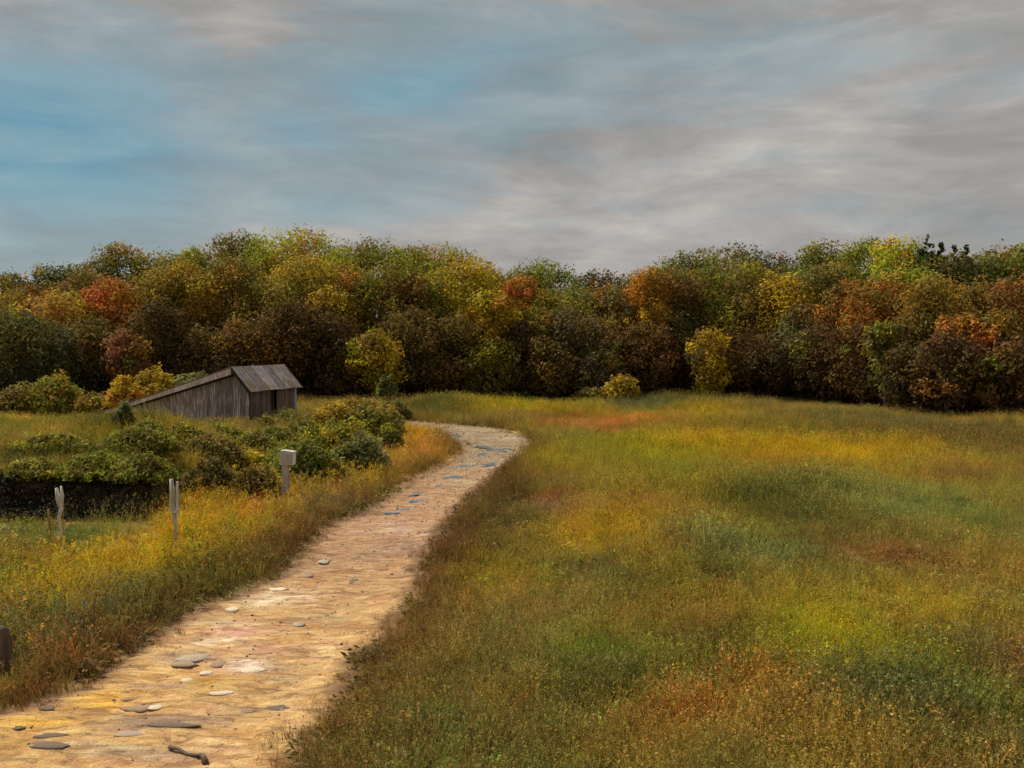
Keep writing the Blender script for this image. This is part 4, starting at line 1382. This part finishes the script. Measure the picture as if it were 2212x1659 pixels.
shrub(790, 962, 868, 65, 'olive', 'ygreen', 'olive bush right of the ochre one, near the edge of the wood', .45)
shrub(840, 945, 872, 36, 'ochre', 'greygreen', 'ochre bush where the track disappears behind the bushes', .4)
shrub(775, 1030, 925, 70, 'greygreen', 'dgreen', 'pale grey-green bush on the inside of the track bend', .35)
shrub(840, 985, 912, 34, 'dgreen', 'ygreen', 'small dark green bush at the inner edge of the bend', .35)
shrub(715, 1060, 985, 44, 'olive', 'yellow', 'olive bush with yellow tips beside the pale verge stone', .4)
r = random.Random(31)
cs, rs, cols = [], [], []
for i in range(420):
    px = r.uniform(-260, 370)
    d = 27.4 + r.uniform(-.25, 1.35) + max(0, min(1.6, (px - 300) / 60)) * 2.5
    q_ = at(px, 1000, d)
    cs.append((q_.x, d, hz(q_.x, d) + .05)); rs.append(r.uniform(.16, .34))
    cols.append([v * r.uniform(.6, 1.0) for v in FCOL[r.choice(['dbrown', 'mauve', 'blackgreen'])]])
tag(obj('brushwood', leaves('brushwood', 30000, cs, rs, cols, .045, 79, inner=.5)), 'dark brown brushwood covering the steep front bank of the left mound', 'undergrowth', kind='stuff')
shrub(310, 962, 905, 50, 'green', 'olive', 'low green bush against the middle of the shed gable wall', .4, group='bushes around the shed')
shrub(390, 965, 908, 54, 'olive', 'ygreen', 'low olive bush against the gable wall, right of the low green one', .4, group='bushes around the shed')
shrub(480, 968, 912, 54, 'green', 'ochre', 'low green and ochre bush under the tall part of the gable wall', .4, group='bushes around the shed')
shrub(650, 968, 902, 50, 'dgreen', 'olive', 'low dark bush at the far end of the shed side wall', .4, group='bushes around the shed')
shrub(755, 1000, 905, 56, 'ygreen', 'ochre', 'yellow-green bush in the middle of the thicket right of the shed', .4)
shrub(840, 960, 893, 40, 'olive', 'dgreen', 'olive bush at the right end of the thicket by the bend', .4)
shrub(610, 1040, 950, 60, 'green', 'dgreen', 'green bush behind the box on its post', .4)
shrub(770, 915, 856, 60, 'ochre', 'rust', 'ochre and rust brush at the edge of the wood right of the shed', .4)
shrub(850, 908, 862, 44, 'olive', 'brown', 'olive brush at the edge of the wood above the bend', .4)
# near the shed
shrub(262, 935, 866, 27, 'teal', 'dgreen', 'round dark bluish-green bush at the low left end of the shed', .35, group='bushes around the shed')
shrub(30, 900, 822, 60, 'olive', 'brown', 'olive-brown bush at the left frame edge beyond the yellow field strip', .4, group='bushes around the shed')
shrub(262, 912, 806, 46, 'orange', 'yellow', 'orange-yellow bush behind the low left end of the shed', .45, group='bushes around the shed', skirt=1)
shrub(325, 905, 785, 56, 'yellow', 'ochre', 'bright yellow bush behind the long shed roof', .45, group='bushes around the shed', skirt=1.5)
shrub(410, 900, 792, 52, 'greygreen', 'olive', 'grey-green bush behind the middle of the long shed roof', .4, group='bushes around the shed', skirt=2)
shrub(105, 905, 800, 68, 'green', 'ochre', 'green and ochre rounded bush beyond the yellow field strip', .4, group='bushes around the shed')
shrub(195, 908, 838, 52, 'ochre', 'dgreen', 'small ochre bush left of the dark bluish-green one', .4, group='bushes around the shed')
shrub(570, 935, 893, 32, 'olive', 'greygreen', 'leafy creeper clump at the corner of the shed', .4, group='bushes around the shed')
shrub(622, 930, 882, 34, 'green', 'olive', 'green clump growing up the side wall of the shed', .4, group='bushes around the shed')
shrub(672, 928, 890, 30, 'brown', 'olive', 'brown clump below the pale blue strip of the shed', .4, group='bushes around the shed')
# at the edge of the wood
shrub(1345, 872, 800, 44, 'yellow', 'ochre', 'yellow-flecked bush low at the edge of the wood right of the track', .5, group='bushes at the foot of the wood')
shrub(1285, 872, 835, 50, 'olive', 'brown', 'low olive bush left of the yellow-flecked bush', .5, group='bushes at the foot of the wood')
shrub(1535, 865, 800, 34, 'ygreen', 'yellow', 'yellow-green bush at the foot of the slim yellow tree', .5, group='bushes at the foot of the wood')
shrub(835, 880, 800, 26, 'dgreen', 'greygreen', 'dark bush at the foot of the yellow-green young tree', .3, group='bushes at the foot of the wood')

# ------------------------------------------------------------------ shed
sx, sy = gp(540, 921)
g0 = -0.02
shed = empty('old_shed', (sx, sy, g0), R(-14))
tag(shed, 'old weathered grey wooden shed with a long low roof and a short steep one', 'shed')
# local frame: x to the right across the gable (wall from -8.1 to 0), y back along the side wall
GW, GD = 8.95, 6.0
EAVE, RIDX, RIDZ, LOWZ = 2.42, -0.95, 3.52, 0.98


def roofz(x):
    return EAVE + (RIDZ - EAVE) * (x / RIDX) if x > RIDX else RIDZ + (LOWZ - RIDZ) * ((x - RIDX) / (-GW - RIDX))


x = -GW
i = 0
r = random.Random(12)
while x < -0.03:
    wd = r.uniform(.17, .26)
    x2 = min(x + wd, 0)
    bt = MB()
    gap = .012
    zb = -.15 + r.uniform(-.03, .05)
    dz = -.03 - (r.uniform(.0, .12) if r.random() < .2 else 0)
    xa, xb = x + gap / 2, x2 - gap / 2
    poly = [(xa, zb), (xb, zb), (xb, roofz(xb) + dz)]
    if xa < RIDX < xb: poly.append((RIDX, RIDZ + dz))
    poly.append((xa, roofz(xa) + dz))
    y0_ = -.025 + r.uniform(-.008, .008)
    bt.prism(poly, y0_, y0_ + .028)
    o = obj('board', bt.mesh('gable_board', M_board), shed)
    x = x2
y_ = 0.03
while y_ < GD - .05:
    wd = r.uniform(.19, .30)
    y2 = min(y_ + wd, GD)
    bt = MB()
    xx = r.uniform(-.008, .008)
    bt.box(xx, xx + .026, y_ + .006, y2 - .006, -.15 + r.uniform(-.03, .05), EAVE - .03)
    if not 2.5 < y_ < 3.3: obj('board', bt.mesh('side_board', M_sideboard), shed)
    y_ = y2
# frame inside, dark
bt = MB()
bt.box(-GW + .05, -.02, .03, .10, -.1, .02)
for xx in (-GW + .1, -5.4, -3.2, RIDX, -.1):
    bt.box(xx - .05, xx + .05, .035, .13, -.1, roofz(xx) - .08)
bt.box(-.12, -.02, .1, GD - .1, EAVE - .2, EAVE - .08)
for yy in (1.5, 3, 4.5, 5.9):
    bt.box(-.12, -.02, yy - .05, yy + .05, -.1, EAVE - .21)
obj('timber_frame', bt.mesh('timber_frame', M_dark), shed)
bt = MB()
poly = [(-GW, -.1), (-.02, -.1), (-.02, EAVE - .05), (RIDX, RIDZ - .05), (-GW, LOWZ - .05)]
bt.prism(poly, GD - .03, GD)
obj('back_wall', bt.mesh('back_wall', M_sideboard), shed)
bt = MB()
bt.box(-GW - .03, -GW, .0, GD, -.12, LOWZ - .04)
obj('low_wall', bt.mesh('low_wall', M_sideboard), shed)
bt = MB()
bt.box(.03, .075, -.06, .04, -.1, EAVE - .02)
obj('corner_post', bt.mesh('corner_post', M_dark), shed)
bt = MB()
bt.box(.03, .085, GD - .22, GD - .02, -.05, EAVE - .04)
obj('corner_trim', bt.mesh('corner_trim', M_bluepaint), shed)


def slope_sheets(x0, z0, x1, z1, ya, yb, width, th, over_end, nm):
    """roof sheets running down from the ridge (x0,z0) to the eave (x1,z1)"""
    L = math.hypot(x1 - x0, z1 - z0)
    a = math.atan2(z1 - z0, x1 - x0)
    y = ya
    while y < yb - .02:
        y2 = min(y + width * r.uniform(.85, 1.15), yb)
        ext = over_end * r.uniform(-1, 1)
        sag = r.uniform(-.015, .015)
        bt = MB()
        n = 6
        # slightly corrugated sheet
        nu = 10
        rows = []
        for iu in range(nu + 1):
            u = iu / nu
            yy = y + .004 + (y2 - y - .008) * u
            wob = .012 * math.sin(u * PI * 6)
            rows.append((yy, wob + sag))
        for s in (0, th):
            for yy, wb in rows:
                for f_ in (0, 1):
                    l_ = (L + ext) * f_
                    px_ = x0 + math.cos(a) * l_ - math.sin(a) * (s + wb) * (1 if x1 > x0 else -1)
                    pz_ = z0 + math.sin(a) * l_ + abs(math.cos(a)) * (s + wb)
                    bt.v.append((px_, yy, pz_))
        m_ = 2 * (nu + 1)
        for iu in range(nu):
            q0 = iu * 2
            bt.f.append([q0, q0 + 1, q0 + 3, q0 + 2])
            bt.f.append([m_ + q0, m_ + q0 + 2, m_ + q0 + 3, m_ + q0 + 1])
            bt.f.append([q0 + 1, m_ + q0 + 1, m_ + q0 + 3, q0 + 3])
            bt.f.append([q0, q0 + 2, m_ + q0 + 2, m_ + q0])
        bt.f.append([0, m_, m_ + 1, 1])
        e = nu * 2
        bt.f.append([e, e + 1, m_ + e + 1, m_ + e])
        me = bt.mesh(nm, M_roof)
        obj('roof_sheet', me, shed)
        y = y2


slope_sheets(RIDX, RIDZ + .03, .33, RIDZ - (1.28) * (RIDZ - EAVE) / .95 + .03, -.45, GD + .35, 1.15, .035, .05, 'short_roof_sheet')
lx = -GW - .75
slope_sheets(RIDX, RIDZ + .03, lx, RIDZ + (LOWZ - RIDZ) * ((lx - RIDX) / (-GW - RIDX)) + .03, -.45, GD + .35, .95, .035, .05, 'long_roof_sheet')
# verge boards under the roof edge on the gable
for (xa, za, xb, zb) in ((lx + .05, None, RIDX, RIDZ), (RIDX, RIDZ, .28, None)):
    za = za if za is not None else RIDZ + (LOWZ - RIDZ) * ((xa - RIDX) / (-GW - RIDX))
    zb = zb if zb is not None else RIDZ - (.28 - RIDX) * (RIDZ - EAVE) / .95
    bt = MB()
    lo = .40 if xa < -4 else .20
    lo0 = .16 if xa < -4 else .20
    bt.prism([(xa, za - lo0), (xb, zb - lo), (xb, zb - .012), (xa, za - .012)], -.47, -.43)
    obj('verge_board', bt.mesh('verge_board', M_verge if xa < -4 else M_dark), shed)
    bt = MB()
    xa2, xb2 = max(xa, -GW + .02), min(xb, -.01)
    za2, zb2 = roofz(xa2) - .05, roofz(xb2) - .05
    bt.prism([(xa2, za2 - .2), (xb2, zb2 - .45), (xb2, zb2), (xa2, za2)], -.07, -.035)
    obj('eave_shade_strip', bt.mesh('eave_shade_strip', M_dark), shed)  # dark strip on the gable, the eave shadow built in as a board
for xx in (-8.8, -7.2, -5.5, -3.8, -2.2, -.5, .1):
    bt = MB()
    z_ = roofz(min(xx, 0)) if xx < 0 else EAVE - .12
    bt.box(xx - .05, xx + .05, -.38, -.04, z_ - .14, z_ - .05)
    obj('purlin', bt.mesh('purlin', M_dark), shed)

# ------------------------------------------------------------------ posts along the left bank
def pole(b, x0, z0, x1, z1, r0, r1, n=8, y=0):
    k_ = 5
    b.tube([(x0 + (x1 - x0) * i / k_ + random.uniform(-.008, .008), y, z0 + (z1 - z0) * i / k_) for i in range(k_ + 1)],
           [r0 + (r1 - r0) * i / k_ for i in range(k_ + 1)], n, jit=.1)


def base_at(px, py):
    x, y = gph(px, py)
    return (x, y, hz(x, y))


# post with the pale box
p0 = base_at(618, 1085)
u = p0[1] / F
bx_ = empty('box_on_post', p0)
tag(bx_, 'pale weathered post with a whitish wooden box on top beside the track', 'post')
ht = at(615, 1003, p0[1]).z - p0[2]
b = MB(); b.box(-.11, .08, -.06, .06, -.2, ht)
obj('post', b.mesh('post', M_pale), bx_)
b = MB(); pole(b, .12, -.1, .09, ht, .018, .014, 6, y=.02)
obj('stake', b.mesh('stake', M_pale, True), bx_)
b = MB(); b.box(-.22, .19, -.16, .16, ht, ht + .36)
bo = obj('box', b.mesh('box', M_palepaint), bx_)
bo.rotation_euler = (0, R(3.5), 0)
b = MB(); b.prism([(-.25, ht + .355), (.21, ht + .365), (.19, ht + .40), (-.10, ht + .43), (-.22, ht + .42)], -.18, .18)
obj('lid', b.mesh('lid', M_palepaint), bo)
b = MB(); b.box(-.19, .15, -.20, -.162, ht + .03, ht + .33)
obj('door', b.mesh('door', M_pale), bo)

p0 = base_at(378, 1200)
ms = empty('fence_post', p0)
tag(ms, 'pale split fence post with a thin slat beside it, middle of the three posts', 'post', 'old fence posts on the left bank')
ht = at(375, 1035, p0[1]).z - p0[2]
b = MB(); b.tube([(.04, 0, -.2), (.02, 0, .2), (.035, 0, ht * .35), (-.01, 0, ht * .55), (-.045, .01, ht * .6), (-.03, 0, ht * .8), (-.06, 0, ht)], [.05, .042, .038, .045, .07, .062, .045], 9, jit=.18)
obj('post', b.mesh('post', M_pale, True), ms)
b = MB(); b.box(.05, .10, -.02, .02, ht * .5, ht * .97)
obj('slat', b.mesh('slat', M_pale), ms)
b = MB(); b.box(-.06, .10, -.05, -.02, ht * .56, ht * .60)
obj('wire_batten', b.mesh('batten', M_pale), ms)

p0 = base_at(130, 1185)
ls = empty('fence_post', p0)
tag(ls, 'thin crooked fence post with pale split top in front of the dark hollow', 'post', 'old fence posts on the left bank')
ht = at(128, 1050, p0[1]).z - p0[2]
b = MB(); b.tube([(.02, 0, -.2), (.03, 0, ht * .25), (-.02, 0, ht * .5), (.04, 0, ht * .62), (.03, 0, ht * .72)], [.03, .028, .035, .05, .05], 7, jit=.15)
obj('post', b.mesh('post', M_pale, True), ls)
b = MB(); b.tube([(.03, 0, ht * .66), (-.02, 0, ht * .8), (-.07, 0, ht * .97)], [.06, .065, .03], 7, jit=.2); b.tube([(.04, .01, ht * .66), (.07, .01, ht * .85), (.05, 0, ht)], [.04, .05, .02], 7, jit=.2)
obj('split_top', b.mesh('split_top', M_palepaint, True), ls)

p0 = base_at(110, 1185)
rs_ = obj('stake', None)
bpy.data.objects.remove(rs_)
b = MB(); b.tube([(.01, 0, -.2), (.0, 0, .3), (-.02, 0, .6), (-.04, 0, at(107, 1100, p0[1]).z - p0[2])], [.012, .012, .03, .028], 6, jit=.1)
o = obj('stake', b.mesh('stake', M_rust, True), loc=p0)
tag(o, 'thin rusty orange stake just left of the crooked fence post', 'stake')

# dark stump at the left frame edge
p0 = base_at(7, 1478)
st_ = empty('tree_stump', p0)
tag(st_, 'dark rounded stump cut by the left frame edge in the weeds', 'stump')
ht = at(4, 1352, p0[1]).z - p0[2]
b = MB(); b.tube([(0, 0, -.15), (0, 0, ht * .3), (.01, 0, ht * .7), (.0, 0, ht * .93), (0, 0, ht)], [.15, .12, .115, .085, .03], 12, jit=.08)
obj('trunk', b.mesh('trunk', M_darkstump, True), st_)
print('tris', sum(len(m.loop_triangles) or sum(len(p.vertices) - 2 for p in m.polygons) for m in bpy.data.meshes))
